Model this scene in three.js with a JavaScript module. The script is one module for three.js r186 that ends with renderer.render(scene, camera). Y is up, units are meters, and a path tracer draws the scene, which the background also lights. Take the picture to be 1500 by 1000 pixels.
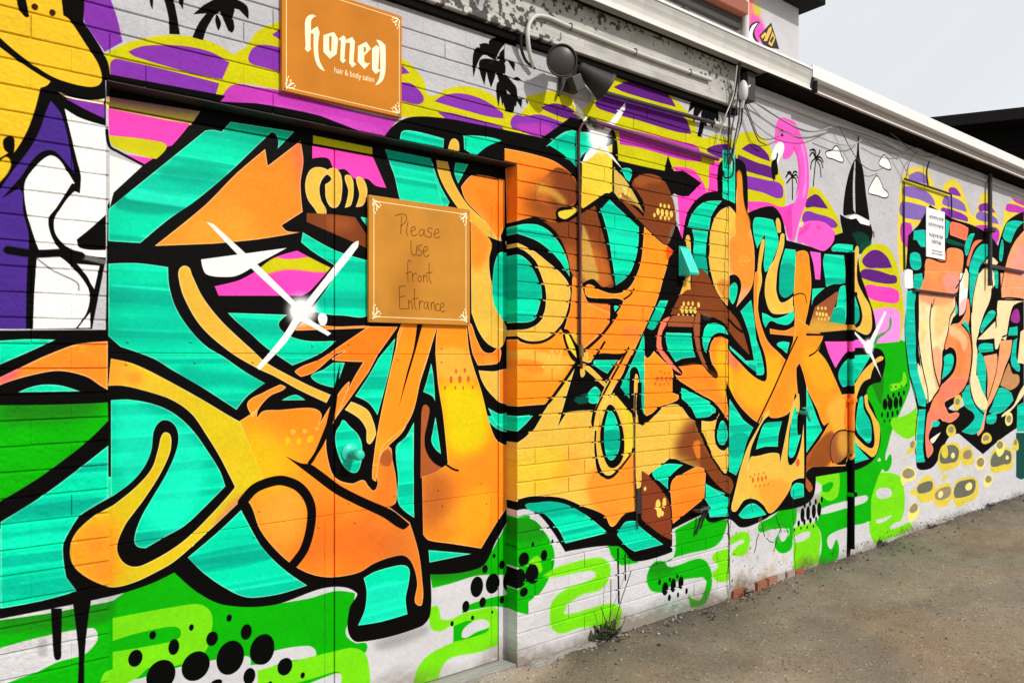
import * as THREE from 'three';
import { mergeGeometries } from 'three/addons/utils/BufferGeometryUtils.js';
import { RoundedBoxGeometry } from 'three/addons/geometries/RoundedBoxGeometry.js';

// ---------------------------------------------------------------- camera, sky, sun, exposure
// metres; the painted wall is the plane z = 0 running along +x, the yard is at z > 0
const scene = new THREE.Scene();
const camera = new THREE.PerspectiveCamera(48.888, 1.5, 0.05, 900);
const YAW = 51.64 * Math.PI / 180;
camera.position.set(0, 1.6, 3.05);
camera.lookAt(Math.cos(YAW), 1.6, 3.05 - Math.sin(YAW));
camera.setViewOffset(1500, 1000, 0, -25, 1500, 1000);   // a little lens rise keeps the uprights upright
const renderer = new THREE.WebGLRenderer({ antialias: true });
renderer.toneMapping = THREE.LinearToneMapping;
renderer.toneMappingExposure = 1.0;
renderer.shadowMap.enabled = true;

let seed = 20240611;
const rnd = () => { seed = (seed + 0x6d2b79f5) | 0; let t = Math.imul(seed ^ (seed >>> 15), 1 | seed); t = (t + Math.imul(t ^ (t >>> 7), 61 | t)) ^ t; return ((t ^ (t >>> 14)) >>> 0) / 4294967296; };
const rr = (a, b) => a + (b - a) * rnd();
// value noise
const hash = (x, y, s) => { let h = Math.imul(x, 374761393) ^ Math.imul(y, 668265263) ^ Math.imul(s, 2147483647); h = Math.imul(h ^ (h >>> 13), 1274126177); return ((h ^ (h >>> 16)) >>> 0) / 4294967296; };
const vnoise = (x, y, s = 1) => { const i = Math.floor(x), j = Math.floor(y), f = x - i, g = y - j, u = f * f * (3 - 2 * f), v = g * g * (3 - 2 * g); return (hash(i, j, s) * (1 - u) + hash(i + 1, j, s) * u) * (1 - v) + (hash(i, j + 1, s) * (1 - u) + hash(i + 1, j + 1, s) * u) * v; };
const fbm = (x, y, s = 1, o = 4) => { let a = 0.5, t = 0; for (let k = 0; k < o; k++) { t += a * vnoise(x, y, s + k); x *= 2.03; y *= 2.03; a *= 0.5; } return t / (1 - Math.pow(0.5, o)); };

{ // pale overcast sky with thin cloud
  const W = 512, H = 256, d = new Float32Array(W * H * 4);
  for (let y = 0; y < H; y++) for (let x = 0; x < W; x++) {
    const el = ((y + 0.5) / H - 0.5) * Math.PI, az = (x / W) * 2 * Math.PI, up = Math.sin(el);
    const c = fbm(Math.cos(az) * Math.cos(el) * 3 + 10, Math.sin(az) * Math.cos(el) * 3 + up * 4 + 10, 5, 4) - 0.5;
    const k = up > -0.02 ? 1 + c * 0.2 : 0.35, i = (y * W + x) * 4;
    d[i] = 0.80 * k; d[i + 1] = 0.82 * k; d[i + 2] = 0.865 * k; d[i + 3] = 1;
  }
  const t = new THREE.DataTexture(d, W, H, THREE.RGBAFormat, THREE.FloatType);
  t.mapping = THREE.EquirectangularReflectionMapping; t.magFilter = THREE.LinearFilter; t.needsUpdate = true;
  scene.background = t; scene.environment = t;
}
const sun = new THREE.DirectionalLight(new THREE.Color(1, 0.955, 0.89), 3.1);
sun.position.set(6 + 2.7, 1 + 8.6, 10); sun.target.position.set(6, 1, 0);
sun.castShadow = true; sun.shadow.radius = 4; sun.shadow.mapSize.set(4096, 4096);
Object.assign(sun.shadow.camera, { left: -12, right: 12, top: 10, bottom: -10, near: 0.5, far: 60 });
scene.add(sun, sun.target);

// ---------------------------------------------------------------- names and labels
const used = new Map();
const numbered = (n) => { const k = used.get(n) ?? 0; used.set(n, k + 1); return k ? n + '_' + String(k).padStart(3, '0') : n; };
function tag(o, label, category, group) { o.userData.label = label; if (category) o.userData.category = category; if (group) o.userData.group = group; return o; }
function thing(name, label, category, pos = [0, 0, 0], group) { const o = new THREE.Group(); o.name = numbered(name); o.position.set(...pos); scene.add(o); return tag(o, label, category, group); }
function mesh(name, geo, mat, parent = scene) { const m = new THREE.Mesh(geo, mat); m.name = parent === scene ? numbered(name) : name; m.castShadow = m.receiveShadow = true; parent.add(m); return m; }
const structure = (m) => { m.userData.kind = 'structure'; return m; };
const stuff = (m) => { m.userData.kind = 'stuff'; return m; };
const std = (o) => new THREE.MeshStandardMaterial({ roughness: 0.7, metalness: 0, ...o });
const lin = (r, g, b) => new THREE.Color().setRGB(r, g, b);
function box(x0, x1, y0, y1, z0, z1) { const g = new THREE.BoxGeometry(x1 - x0, y1 - y0, z1 - z0); g.translate((x0 + x1) / 2, (y0 + y1) / 2, (z0 + z1) / 2); return g; }
function rbox(x0, x1, y0, y1, z0, z1, r = 0.004) { const g = new RoundedBoxGeometry(x1 - x0, y1 - y0, z1 - z0, 2, r); g.translate((x0 + x1) / 2, (y0 + y1) / 2, (z0 + z1) / 2); return g; }
const V = (x, y, z) => new THREE.Vector3(x, y, z);
const tube = (pts, r, seg = 40, rad = 8) => new THREE.TubeGeometry(new THREE.CatmullRomCurve3(pts, false, 'centripetal'), seg, r, rad);
function rod(a, b, r, r2 = r, n = 12) { const d = b.clone().sub(a), g = new THREE.CylinderGeometry(r2, r, d.length(), n); g.applyQuaternion(new THREE.Quaternion().setFromUnitVectors(V(0, 1, 0), d.clone().normalize())); const m = a.clone().add(b).multiplyScalar(0.5); g.translate(m.x, m.y, m.z); return g; }

// ---------------------------------------------------------------- the mural: spray paint, drawn on the wall in millimetres
const PAL = {white: '#bcbbbf', white2: '#cbc9cb', GRYW: '#bcbbbf', PUR: '#8234a6', DPU: '#5c2078', LAV: '#8467b4', YG: '#c9c410', YG2: '#e5cf3c', YG3: '#e6d45c', YG4: '#d9bf1c', YG5: '#ddc80e', MAG: '#c03cb0', MAG2: '#d04cc0', PK: '#ff45b8', PK2: '#f95cc4', PKD: '#d63aa0', PKL: '#ff8fdc', PKO: '#f07a58', PKL2: '#ff9a90', K: '#070504', K2: '#070504', DK: '#401a10', GOLD: '#e8bc28', IND: '#472a86', CRM: '#f0dca8', CRMO: '#f6a262', W: '#f1f0ec', W2: '#f4ead2', GRY: '#7c7a78', G: '#0cac04', DG: '#1f6a14', GRN2: '#12b80a', LG: '#74d812', LG2: '#3d9a4c', TL: '#9fe8d8', T: '#00daa8', TD: '#009c82', TLT: '#22f6cc', TE: '#06c2a8', TEK: '#134a42', BT: '#064a3c', O: '#ff8a26', O2: '#ff7d1c', O3: '#ff9220', O4: '#ff8a1c', OBR: '#c46a28', OBR2: '#ef7a3a', RO: '#e84c0c', YO: '#ffb41c', YO2: '#fbb23c', YO3: '#dcae5a', YL: '#e6cc3c', YLg: '#e2cc30', YL2: '#cfae52', SAND: '#e4b23c', SAND2: '#e4b846', BR: '#7e3e1c', BR2: '#a8562a', BR3: '#a85c2c', BR4: '#9a5430', BR5: '#803a1e', BR6: '#c08a5a', COR: '#ff7658', COR2: '#ff8c54', COR3: '#ffa070', CORP: '#ff7e62', HALO: '#dcc648', HALO2: '#ece07a', STN: '#6a6a5c', STN2: '#94876a', STW: '#e8de90', WB: '#ffffff', E: '#040604', DOT: '#ecca5a', DOTO: '#d9622a', DOTB: '#eebc4e', RED: '#ee5e18'};
PAL.CREAM = '#fdf3cf'; PAL.TAN = '#c67a20'; PAL.INK = '#6a3a14';
// each line: colour, options (in = inside the last shape, a = opacity, b = spray softness, s = line width, o = open line) | points; ' marks a sharp corner
const WALL = `white|539,2908' 1211,3108' 1211,2700' 539,2693'
white|1088,3072' 1839,3295' 2541,3292' 2648,3279' 2648,2889' 1088,2830'
PUR|460,2884' 548,2911' 570,2847 589,2762' 530,2711' 466,2798'
YG b2|530,2701' 589,2751 660,2793 747,2830 837,2847 916,2843 990,2817' 1044,2865 1083,2930 1146,2982 1211,3016' 1211,2716' 1021,2709 968,2670 931,2617' 545,2625'
PUR|608,2731' 654,2763 747,2792 844,2806 916,2802 975,2782' 946,2707' 830,2705 628,2719
PUR|548,2671 564,2694 589,2698 761,2696 935,2689' 916,2621' 866,2619 552,2618'
PUR|1050,2820 1075,2869 1130,2891 1211,2892' 1211,2792' 1114,2795 1059,2799
PUR|1150,2936' 1211,2988' 1211,2920'
PUR|1080,2871 1144,2891 1197,2892' 1197,2797' 1144,2796 1080,2804
PUR|1148,2939' 1197,2984' 1197,2920'
MAG|929,2593' 951,2651 996,2699 1080,2707 1193,2716 1344,2709 1619,2702 1742,2705' 1707,2663 1677,2605' 1433,2606 1176,2613 1019,2612
MAG2 a0.6 b5|1096,2652 1344,2655 1619,2650 1667,2612 1344,2614 1096,2620
YG b3|1757,2991' 1808,2977 1881,2918 1902,2859 1945,2860 2011,2906 2123,2944 2264,2943 2362,2896 2425,2850 2502,2910 2648,3033' 2648,2766' 2450,2780 2089,2755 1923,2745 1757,2721'
PUR|1757,2965' 1803,2934' 1757,2918'
PUR|1757,2881' 1818,2886 1870,2852 1879,2822 1844,2797 1757,2796'
PUR|1940,2831' 1989,2869 2078,2900 2181,2906 2288,2886 2400,2838' 2264,2823 2033,2827
PUR|1956,2784' 2033,2795 2170,2794 2325,2791 2457,2779' 2325,2757 2033,2748'
YG b3|2357,2890' 2419,2824 2464,2867 2509,2922 2562,2983 2669,3040 2809,3047 2910,2994 2970,3039 3045,3109 3107,3205 3250,3275 3382,3295 3555,3279 3680,3236 3791,3188 3906,3126 3945,3041 4044,3041 4145,3081 4292,3073 4400,3132 4533,3166 4671,3142 4766,3064 4887,2946 4936,2870' 4444,2799' 4084,2697' 3202,2754' 3170,2904' 2602,2773' 2357,2763'
PUR|2494,2828 2522,2874 2615,2903 2766,2892 2795,2897 2615,2782' 2509,2786
MAG in a0.7 b6|2522,2824 2656,2860 2697,2826 2615,2785 2522,2794
DPU|2615,2944' 2711,2984 2838,2979 2896,2936' 2795,2918 2628,2934
DPU|3167,3175' 3283,3235 3416,3271 3555,3274 3662,3232 3726,3175' 3467,3167 3250,3165
DPU|3018,3044 3061,3096 3154,3122 3382,3126 3662,3126 3820,3121 3877,3035' 3735,3021 3382,3023 3061,3023
MAG|3210,2947' 3382,2957 3735,2963 3945,2961 3984,2875' 3791,2856 3382,2861 3218,2851'
PK|3708,2800' 3906,2807 4004,2736 4044,2692 4074,2871 4176,2900' 4176,2583' 4044,2380 3773,2293' 3735,2649
DPU|4044,2972 4186,3023 4292,3022 4270,2928' 4044,2947
DPU|4411,3040' 4511,3086 4625,3093 4742,3035' 4602,3036
DPU|4335,2975' 4466,2987 4766,2982 4778,2923' 4556,2915 4356,2923
YG b4|4344,3089' 4498,3158 4611,3161 4728,3125 4800,3042 4897,2975 4934,2870 4947,2733 4922,2397' 4431,2353' 4344,2733'
DPU|4409,3029' 4498,3080 4611,3087 4728,3044 4752,3000' 4588,3007
DPU|4365,2985' 4588,2967 4800,2953 4824,2882' 4498,2886 4365,2892'
PUR|4464,2856' 4705,2861 4902,2853 4902,2762 4658,2767 4464,2767'
PK|4464,2679' 4705,2706 4910,2698 5124,2774' 4972,2559' 4498,2613'
K|3349,3540' 3382,3572 3416,3535' 3366,3499'
K|730,2965' 764,2975' 778,2906 788,2843' 750,2834' 747,2897
K|924,3023' 998,3052' 994,2990' 972,2903' 938,2974' 916,2953' 887,2892 873,2843' 834,2844' 858,2906 887,2952' 837,2934' 873,2978'
K|990,3042' 1044,3027 1050,2975' 1013,3003' 979,3001'
K|938,3004' 975,2985 994,2929 979,2903 953,2955
K|924,2962' 942,2930 931,2895' 920,2931
K|680,2950' 693,2954' 691,2910' 683,2926
K|781,2980' 802,2986' 799,2941' 788,2960
K|2307,3118' 2224,3122 2170,2999' 2186,3150
K|2307,3118' 2263,3083 2238,2976' 2206,3088
K|2307,3118' 2314,3072 2279,2973' 2251,3065
K|2307,3118' 2366,3113 2368,3062' 2314,3071
K|2307,3118' 2403,3194 2431,3092' 2371,3141
K|2307,3118' 2372,3268 2457,3162' 2377,3218
K|2307,3118' 2264,3200 2343,3245' 2325,3205
K|2307,3118' 2219,3141 2205,3172' 2262,3188
K|2294,3101' 2337,3106' 2368,3020 2387,2956 2422,2859' 2387,2852' 2356,2949 2331,3012
K|2415,3011' 2382,2996 2352,2894' 2342,3003
K|2415,3011' 2410,2968 2402,2900' 2365,2962
K|2415,3011' 2448,2972 2440,2909' 2402,2956
K|2415,3011' 2475,2992 2476,2910' 2431,2968
K|2415,3011' 2503,3028 2517,2944' 2469,2996
K|2415,3011' 2375,3017 2337,3033' 2400,3052
K|2415,3011' 2451,3062 2495,3024' 2449,3026
K|2406,3009' 2431,3015' 2422,2933 2418,2858' 2389,2853' 2402,2929
K|2394,3006' 2358,3000 2326,2884' 2319,3007
K|2394,3006' 2392,2964 2379,2865' 2347,2959
K|2394,3006' 2436,2969 2422,2874' 2390,2953
K|2394,3006' 2465,2991 2473,2914' 2424,2965
K|2394,3006' 2494,3032 2520,2936' 2460,2998
K|2394,3006' 2354,3023 2320,3038' 2384,3057
K|2394,3006' 2445,3066 2503,3031' 2445,3030
K|2369,3197' 2426,3253 2455,3158' 2388,3211
K|2369,3197' 2426,3180 2429,3092' 2375,3152
K|2369,3197' 2384,3158 2344,3083' 2330,3152
K|4034,3351' 3968,3331 3925,3302' 3941,3372
K|4034,3351' 4052,3321 3994,3280' 3976,3322
K|4034,3351' 4116,3384 4104,3310' 4052,3340
K|4034,3351' 3974,3358 3964,3385' 4034,3404
K|4024,3255' 3933,3226 3844,3163' 3898,3263
K|4024,3255' 3978,3201 3896,3112' 3911,3214
K|4024,3255' 4054,3193 4024,3106' 3974,3177
K|4024,3255' 4118,3212 4094,3110' 4042,3184
K|4024,3255' 4149,3264 4155,3156' 4080,3222
K|4024,3255' 3915,3240 3877,3249' 3935,3291
K|4024,3255' 4112,3318 4166,3266' 4096,3264
K|4004,3245' 4048,3254' 4014,3135 3980,3032' 3937,3031' 3968,3138
K|212,2811' 466,2886' 463,2800' 502,2746 539,2679 548,2626' 532,2608' 534,2539' 534,1964' 490,1706' 212,1700'
GOLD|212,2811' 263,2826' 268,2795 288,2768 299,2774' 293,2809' 288,2833' 395,2865' 401,2806' 418,2798 466,2729 508,2665 522,2613 511,2586 484,2573 430,2572 372,2581 315,2608 260,2643 212,2682'
GOLD|212,2650' 271,2612 327,2581 362,2566' 352,2549 332,2536' 321,2480 299,2397 274,2334 255,2298' 255,2350 241,2354 225,2335 228,2306 239,2295' 212,2271'
GOLD b2|212,2258' 233,2281 247,2264 239,2230 212,2188'
DK|305,2809 315,2823 325,2815 317,2800
DK|358,2804 367,2818 377,2809 367,2794
IND|362,2499' 395,2456 423,2333 435,2257' 413,2284 378,2322 355,2325 327,2307 299,2266 277,2223 239,2166 212,2127' 212,2162' 249,2232 299,2318 327,2383 345,2446
IND|212,2132' 249,2163 274,2179 282,2102 298,2018 292,1874 290,1702' 212,1700'
PUR|407,2515' 460,2525 530,2521' 530,2470' 478,2486
CRM|384,2534' 442,2525 502,2531 530,2542' 527,2520' 472,2519 418,2520
W|355,2305 384,2301 413,2259 435,2222' 427,2200 384,2127 358,2091 363,2045 384,2000 407,1979' 327,1975' 307,2039 290,2109 285,2194 304,2242
W|404,2480' 454,2456 534,2444' 534,2122' 490,2072 442,2023' 454,1993 534,1994' 534,1966' 466,1970 410,1996 378,2033 372,2079 384,2114 433,2191 451,2187' 454,2252 442,2304 425,2383
W|321,1950' 349,1960 384,1960 436,1914 475,1858 483,1818 472,1763 439,1708' 310,1703' 313,1809
W|436,1937' 514,1935' 497,1849' 460,1911
W|484,1766' 485,1710' 445,1709'
GRY a0.8 b3 s19 o|401,1974 460,1963 527,1951
K a0.5 b2 s5 o|318,1948 372,1906 442,1870 448,1843
K s11 o|430,2214 384,2124 362,2088 365,2045 384,2000 424,1950 472,1886 490,1825
K b2 s27 o|239,1967 315,1961 407,1972 454,1966
white2|212,767' 1211,563' 1211,163' 212,446'
white2|1088,666' 2648,474' 2648,-245' 1088,198'
white2|2357,819' 5037,622' 5037,-361' 2357,-162'
white2|4344,1022' 9761,1178' 9761,-27' 4344,-79'
G|212,721' 366,714 558,717' 761,801 830,730 902,671 1052,603 1211,579' 1211,375' 1162,375 1106,349 975,382 866,387 628,413 502,426' 212,504'
DG in a0.6 b9|212,767' 564,723' 539,645 212,677'
white2|212,627' 327,637 490,634 508,607 502,577 466,545 384,538 299,513 212,504'
GRY a0.4 b8|327,625 349,626 349,573 327,572
LG|557,655' 830,650 880,632 907,587 902,513 873,445 761,425 680,442 641,417 589,402' 514,423' 530,463 557,467'
G|1913,588' 2217,577 2276,616 2387,766' 2541,775' 2541,452' 2205,514 2033,506 1929,504'
G|2100,352 2146,381 2325,388' 2541,371' 2541,250' 2325,335 2146,352
G|2445,763' 2535,758 2628,687 2697,579 2708,495 2683,437 2615,357 2535,317 2445,318'
DG in a0.5 b12|2445,778 2575,751 2656,647 2445,668
LG b4|2535,524 2588,550 2628,477 2615,459 2548,491
white2|2407,521 2477,509 2509,458 2483,402 2407,387
LG b6|2628,436' 2711,463 3030,468 3123,425 3138,345 3061,282 2910,279 2795,238 2781,199 2985,189 3123,188 3218,152 3234,104 3202,21 3123,-5' 3076,55 2910,97 2752,101 2690,146 2676,221 2697,290 2795,333 2985,351 3022,376 2970,405 2697,416
G b4|3123,524' 3283,488 3283,443' 3382,381' 3234,389' 3154,453
G b4|3459,299 3520,358 3698,358 3717,528' 4044,594' 4260,515' 4207,408 4104,360 3829,360 3644,349 3635,321 3698,301 3925,312 4024,283 4084,200 4084,100 4024,12 3945,0 3867,11' 3848,96' 3945,40 4004,78 4024,161 3925,191 3735,202 3608,166 3502,187 3459,241
DG in a0.5 b16|3450,370 3735,357 3735,286 3485,283
TL a0.35 b14|3520,90 3735,94 3848,11 3555,13
LG b6|4094,292 4166,325 4275,321' 4275,113' 4166,120 4094,186 4155,225
LG b4|4281,397 4466,409 4515,336 4444,255 4292,279' 4378,330 4444,344 4411,364 4292,344'
G b3|4602,416 4790,472 5088,616' 5088,390 4986,362 4961,352 5011,261 4986,195 4887,204 4818,249 4838,314 4887,279 4948,284 4986,348 4790,383
G|4611,421 4824,467 5047,550' 5053,339 5035,215 4947,187 4848,217 4812,291 4853,329 4910,273 4977,287 4997,354 4897,391 4658,395
LG|5055,353' 5337,349 5433,256 5424,140 5391,43 5053,43'
white2|5073,287 5283,295 5269,253 5073,244
LG|5337,502' 5674,627' 5793,463' 5616,394 5447,445'
G|5337,357' 5616,394 5883,383 6198,589' 6329,431 6230,268 5883,252 5616,237 5531,197 5588,114 5674,175 5689,23 5391,25' 5447,136 5433,270
white2|5616,588 5883,467 6133,470 6165,419 5883,390 5474,397 5447,445
LG|6198,177 6230,363 6430,404 6782,514' 6837,356 6782,195 6568,149 6710,129 6929,141 6967,76 6296,50'
white2|6313,257 6568,289 6586,237 6346,212
GRY a0.5 b20|5073,533 5559,564 5559,505 5099,460
white2|6038,1851' 9300,1934' 9300,313' 6038,632'
G|5883,1909' 6874,1745' 6948,1379 6929,1312 6710,1084 6621,1006 6533,863 6482,736 6568,778 6596,710 6533,641 6447,649 6363,762 6329,636' 6038,570' 5883,617'
LG|6568,1371 6782,1400 6826,1483 6874,1389 6746,1342 6586,1321
LG|6586,1073 6782,1089 6967,1123 7073,1170' 7081,945 6911,887 6746,928 6621,989
LG|6198,490 6296,591 6198,648 6710,583 6818,472 6800,288 6533,247 6198,251'
white2|6323,495 6568,478 6586,417 6346,425
G|5447,756' 6568,729' 6380,631 6280,513 6230,422 6230,247' 5391,360' 5447,514
white2 b3|5419,444 5793,466 6069,476 6172,453 6127,416 5793,405 5447,404
LG b4|5337,715 5674,736 5704,544 5588,490 5447,543 5419,576 5559,568 5616,629 5447,631
DG a0.7 b5|6230,1474 6413,1536 6413,1228 6296,1313
E e|1112,407,45,62 1197,314,26,33 1280,257,9,12 1140,262,8,6 2240,540,18,21 2298,598,10,12 2347,544,19,23 2190,461,39,52 2289,459,44,50 2406,452,53,59 2483,453,39,50 2508,377,18,22 2123,376,22,28 2226,376,20,25 2164,311,9,11 2042,309,10,13 2286,314,7,8 2347,364,15,20
E e|2507,547,29,37 2633,546,23,29 2562,460,41,53 2507,376,22,24 2464,616,8,14 2568,615,9,13 2693,609,8,12 2433,450,61,66 2461,304,5,7
E e|3622,178,29,41 3699,185,26,43 3773,188,26,40 3662,114,15,21 3745,116,11,17 3829,124,13,19 3569,229,12,18 3666,226,11,14 3739,233,11,14
E e|5177,435,29,53 5256,437,29,53 5337,441,30,54 5413,446,30,54 5125,378,18,23 5203,378,18,23 5288,378,19,22 5369,377,14,20 5073,336,10,11 5156,338,10,11 5243,333,11,11 5331,328,11,12 5208,500,16,19 5283,505,16,20 5364,510,16,22 5452,517,17,25
E e|6475,1210,45,49 6568,1211,45,54 6674,1215,43,53 6764,1224,33,50 6533,1273,21,23 6631,1283,21,23 6728,1290,22,22 6826,1298,22,22 6420,1122,17,23 6523,1118,21,28 6610,1122,21,28 6703,1131,21,23 6464,1067,14,13 6561,1066,14,12 6586,1354,11,10 6674,1355,11,10 6775,1358,11,10 6874,1364,11,10
GRYW|5082,3158 5064,3084 4947,3035 4920,2991 5000,2994 5110,2991 5128,2892 5091,2796 5082,2744 5018,2776 4947,2866 4859,2952' 4859,3011
YG b6|5150,2479' 5177,2767 5256,2870 5337,2898 5447,2878 5588,2790 5704,2684 5763,2581' 5474,2481'
DPU|5219,2751 5337,2845 5424,2840 5545,2762' 5337,2751
PUR|5182,2625 5216,2700 5391,2704 5616,2689 5680,2639 5502,2624 5337,2642
PK2|4815,3229 4841,3302 4894,3342 5000,3348 5082,3339 5147,3271 5222,3182 5260,3065 5269,2912 5231,2774 5165,2663 5110,2566 5064,2470 5000,2464 4965,2510 4947,2608 5018,2696 5082,2765 5137,2873 5147,2996 5110,3092 5082,3168' 5064,3124 5000,3069 4938,3045 4911,3059 4929,3141 4876,3166 4815,3141
PKD a0.8 b2|5064,3165 5119,3093 5150,2997 5137,2873 5082,2785' 5110,2890 5124,2993 5100,3090
PKD a0.7 b2|4947,2608 5018,2706 5037,2618 5037,2518 5018,2476 4973,2511
PKL a0.8 b4|5165,3203 5222,3090 5231,2948 5193,2799 5212,2945 5199,3086
PK2|5110,2485' 5128,2558 5203,2617 5337,2647 5494,2650 5596,2618 5658,2582 5699,2543 5742,2515 5616,2417 5515,2419 5222,2486
PKD a0.6 b3|5376,2615 5474,2584 5535,2527 5575,2467 5494,2502 5415,2546
PKD a0.6 b3|5128,2527 5222,2598 5298,2617 5203,2535 5165,2460 5110,2465
W|4764,3025 4824,3132 4876,3161 4929,3151 4920,3090 4867,3032 4841,2988 4790,3019
K|4772,2997 4824,3034 4850,3078 4841,3018 4855,2932 4815,2906 4798,2869 4772,2919
DK|4880,3241 4899,3256 4922,3249 4902,3233
DK|4887,3212 4904,3226 4924,3219 4906,3204
CRM|5137,2594 5165,2613 5193,2606 5175,2585 5147,2580
K|5767,2751' 5784,2878 5848,3061 5925,3183 5975,3236 6002,3407' 6024,3411' 6029,3256 6092,3143 6149,2926 6195,2774' 6195,2745' 6047,2767' 5958,2774' 5784,2736'
GRYW|5947,3187 5962,3200 5958,3012 5967,2778' 5931,2798' 5925,3007
K|5720,2740' 5827,2720' 6002,2740' 6219,2714' 6254,2644 6207,2548 6138,2485 5914,2443 5742,2504' 5763,2593 5731,2676
BT a0.7 b11|5914,2608 6184,2614 6161,2521 5958,2502
W|5844,2724' 5892,2749 5969,2764' 5967,2736' 5892,2721
W|5984,2771' 6195,2740' 6202,2701' 6047,2703' 5980,2737'
K s16 o|6265,2656 6277,2617
BT a0.8 b8|6038,2519 6230,2584 6198,2518 6069,2451
W|5509,3195 5596,3226 5658,3271 5710,3256 5742,3208 5778,3176 5742,3154 5616,3160 5525,3161
K s9|5509,3195 5596,3226 5658,3271 5710,3256 5742,3208 5778,3176 5742,3154 5616,3160 5525,3161
W|6360,3254 6433,3324 6469,3330 6568,3276 6573,3229 6445,3221 6372,3233
K s9|6360,3254 6433,3324 6469,3330 6568,3276 6573,3229 6445,3221 6372,3233
W|6184,2999 6277,3103 6329,3136 6396,3098 6445,3047 6531,3012 6494,2972 6325,2970 6188,2971
K s9|6184,2999 6277,3103 6329,3136 6396,3098 6445,3047 6531,3012 6494,2972 6325,2970 6188,2971
YG b5|6007,2313' 6069,2459 6198,2537 6363,2568 6533,2548 6692,2413 6775,2201 6818,1967 6746,1747' 6296,1741' 6101,2194'
DPU|6085,2382 6198,2486 6363,2512 6516,2465 6603,2386' 6363,2363
DPU|6022,2283 6101,2333 6296,2342 6568,2321 6681,2312 6681,2259 6363,2239 6038,2265
PK|6101,2186 6363,2210 6710,2189 6717,2097 6430,2081 6198,2105
PKL|6247,2003' 6728,2014 6746,1797 6710,1747' 6329,1725'
LG2 b5|6568,1959 6586,1877 6464,1808 6346,1758 6280,1661' 6198,1692 6329,1790 6533,1859
YG2 b15|6746,2367' 6702,2630 6728,2967 6782,3176 6892,3268 7081,3327 7277,3337 7438,3219 7562,3165 7689,3274 7885,3335 8043,3287 8181,3155 8322,3038 8418,3089 8590,3306 8766,3290 8922,3150 9081,3006 9190,3203 9412,3335 9881,3374' 9881,3092' 8665,2782' 7732,2914' 6929,2772' 6855,2375'
LAV|6915,3202 7017,3269 7147,3295 7267,3272 7321,3208' 7095,3199
LAV|6790,3086 6839,3122 7095,3141 7308,3129 7432,3079 7451,3027 7147,3042 6802,3042
LAV|6753,2956 6839,2984 7095,2994 7281,2994' 7281,2868' 7017,2850 6753,2859
MAG|6765,2775 6965,2803' 6991,2614 6790,2618
PUR|7760,3222 7894,3259 8001,3230 8047,3192' 7819,3186
LAV|7615,3091 7702,3152 7940,3158 8124,3125 8181,3055' 7879,3056 7629,3062
PUR|7586,3007 7702,3034 8001,3033 8203,3006 8219,2962' 7849,2958 7673,2962
PUR|8479,3124 8613,3200 8785,3202 8926,3138' 8647,3124
LAV|8413,3024 8462,3089 8715,3106 8961,3080 9015,3025' 8715,3018
MAG|8348,2898 8512,2962 8820,2982 9033,2957 8997,2843 8855,2789 8647,2810' 8446,2856
MAG|9217,3201 9255,3269 9445,3293 9801,3294' 9801,3214' 9561,3214
MAG|9387,3357' 9801,3360' 9801,3316' 9483,3326
K|208,1694' 535,1704' 540,2158' 560,2205' 653,2314' 751,2416' 828,2509' 863,2563' 912,2614' 1000,2627 1096,2642 1271,2647 1363,2645' 1660,2595' 1713,2668 1803,2727 1954,2757 2113,2768 2648,2781' 2874,2928 3061,2946 3172,2920 3206,2755' 3625,2760 3802,2788' 3981,2736' 3843,2629' 3689,2609 3789,2355' 3843,2534 3995,2663 4154,2707' 4169,2890 4350,2956 4460,2913 4483,2602' 4772,2685 4902,2623 4965,2461' 5317,2443' 5515,2462' 5637,2564 5936,2583 6047,2298 6161,2137 6301,1915 6277,1743 6069,1684' 6396,1675 6482,1571 6396,1398' 6161,1334 6277,1171 6396,935 6277,760 5991,695' 5366,700' 5337,563 5222,509 5037,497 4859,504' 4605,455 4404,449 4273,522 4067,528 3995,595' 3689,536' 3689,396' 3346,394 3201,506 2787,540' 2648,720 2529,808 2414,787 2316,678 2217,555 1916,571' 1916,379 1859,333 1541,337 1491,394 1498,498 1531,558 1394,608 1153,580 959,620 855,689 768,784' 684,755 557,736 208,725'
G|212,1443' 327,1440 442,1439 540,1441' 542,1375' 490,1319 442,1276 327,1188 212,1117'
DG in a0.75 b17|212,1459' 542,1455' 472,1389 212,1382'
T|881,2492' 912,2501 944,2499' 978,2546' 1244,2555' 1170,2470' 1173,2508 1153,2535 1127,2513 967,2334 845,2212 746,2127 649,2029' 542,2027' 542,2143' 644,2247
T|542,1945' 637,1955 746,1948' 751,1873 775,1791 830,1706 889,1645 946,1611 1041,1545 1119,1499' 1046,1448 1002,1395' 868,1488 761,1556 693,1600 582,1643' 542,1682'
TD in a0.35 b10|542,1736 933,1749 959,1668 542,1662
T|212,1660' 299,1667 377,1666' 299,1623 212,1578'
O|212,1535' 271,1568 355,1614 442,1651 540,1663' 540,1486' 514,1504 478,1532 430,1550 378,1557 299,1541 244,1523 212,1509'
PKD in a0.5 b8|212,1543 271,1568 260,1535 212,1511
T|266,1485' 299,1501 344,1510 395,1505 454,1483'
PK|542,2508' 823,2503' 761,2415 740,2404' 727,2416 545,2412'
K|535,2633' 959,2645' 894,2556' 535,2546'
YG3|535,2551' 863,2563' 828,2503' 535,2509'
DPU in a0.75 b15|535,2583 881,2588 881,2559 535,2538
YG|546,2409 724,2419 741,2401 703,2351' 569,2368 546,2394'
PK|542,2495' 637,2499 823,2508' 751,2416' 727,2422 546,2414'
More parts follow.
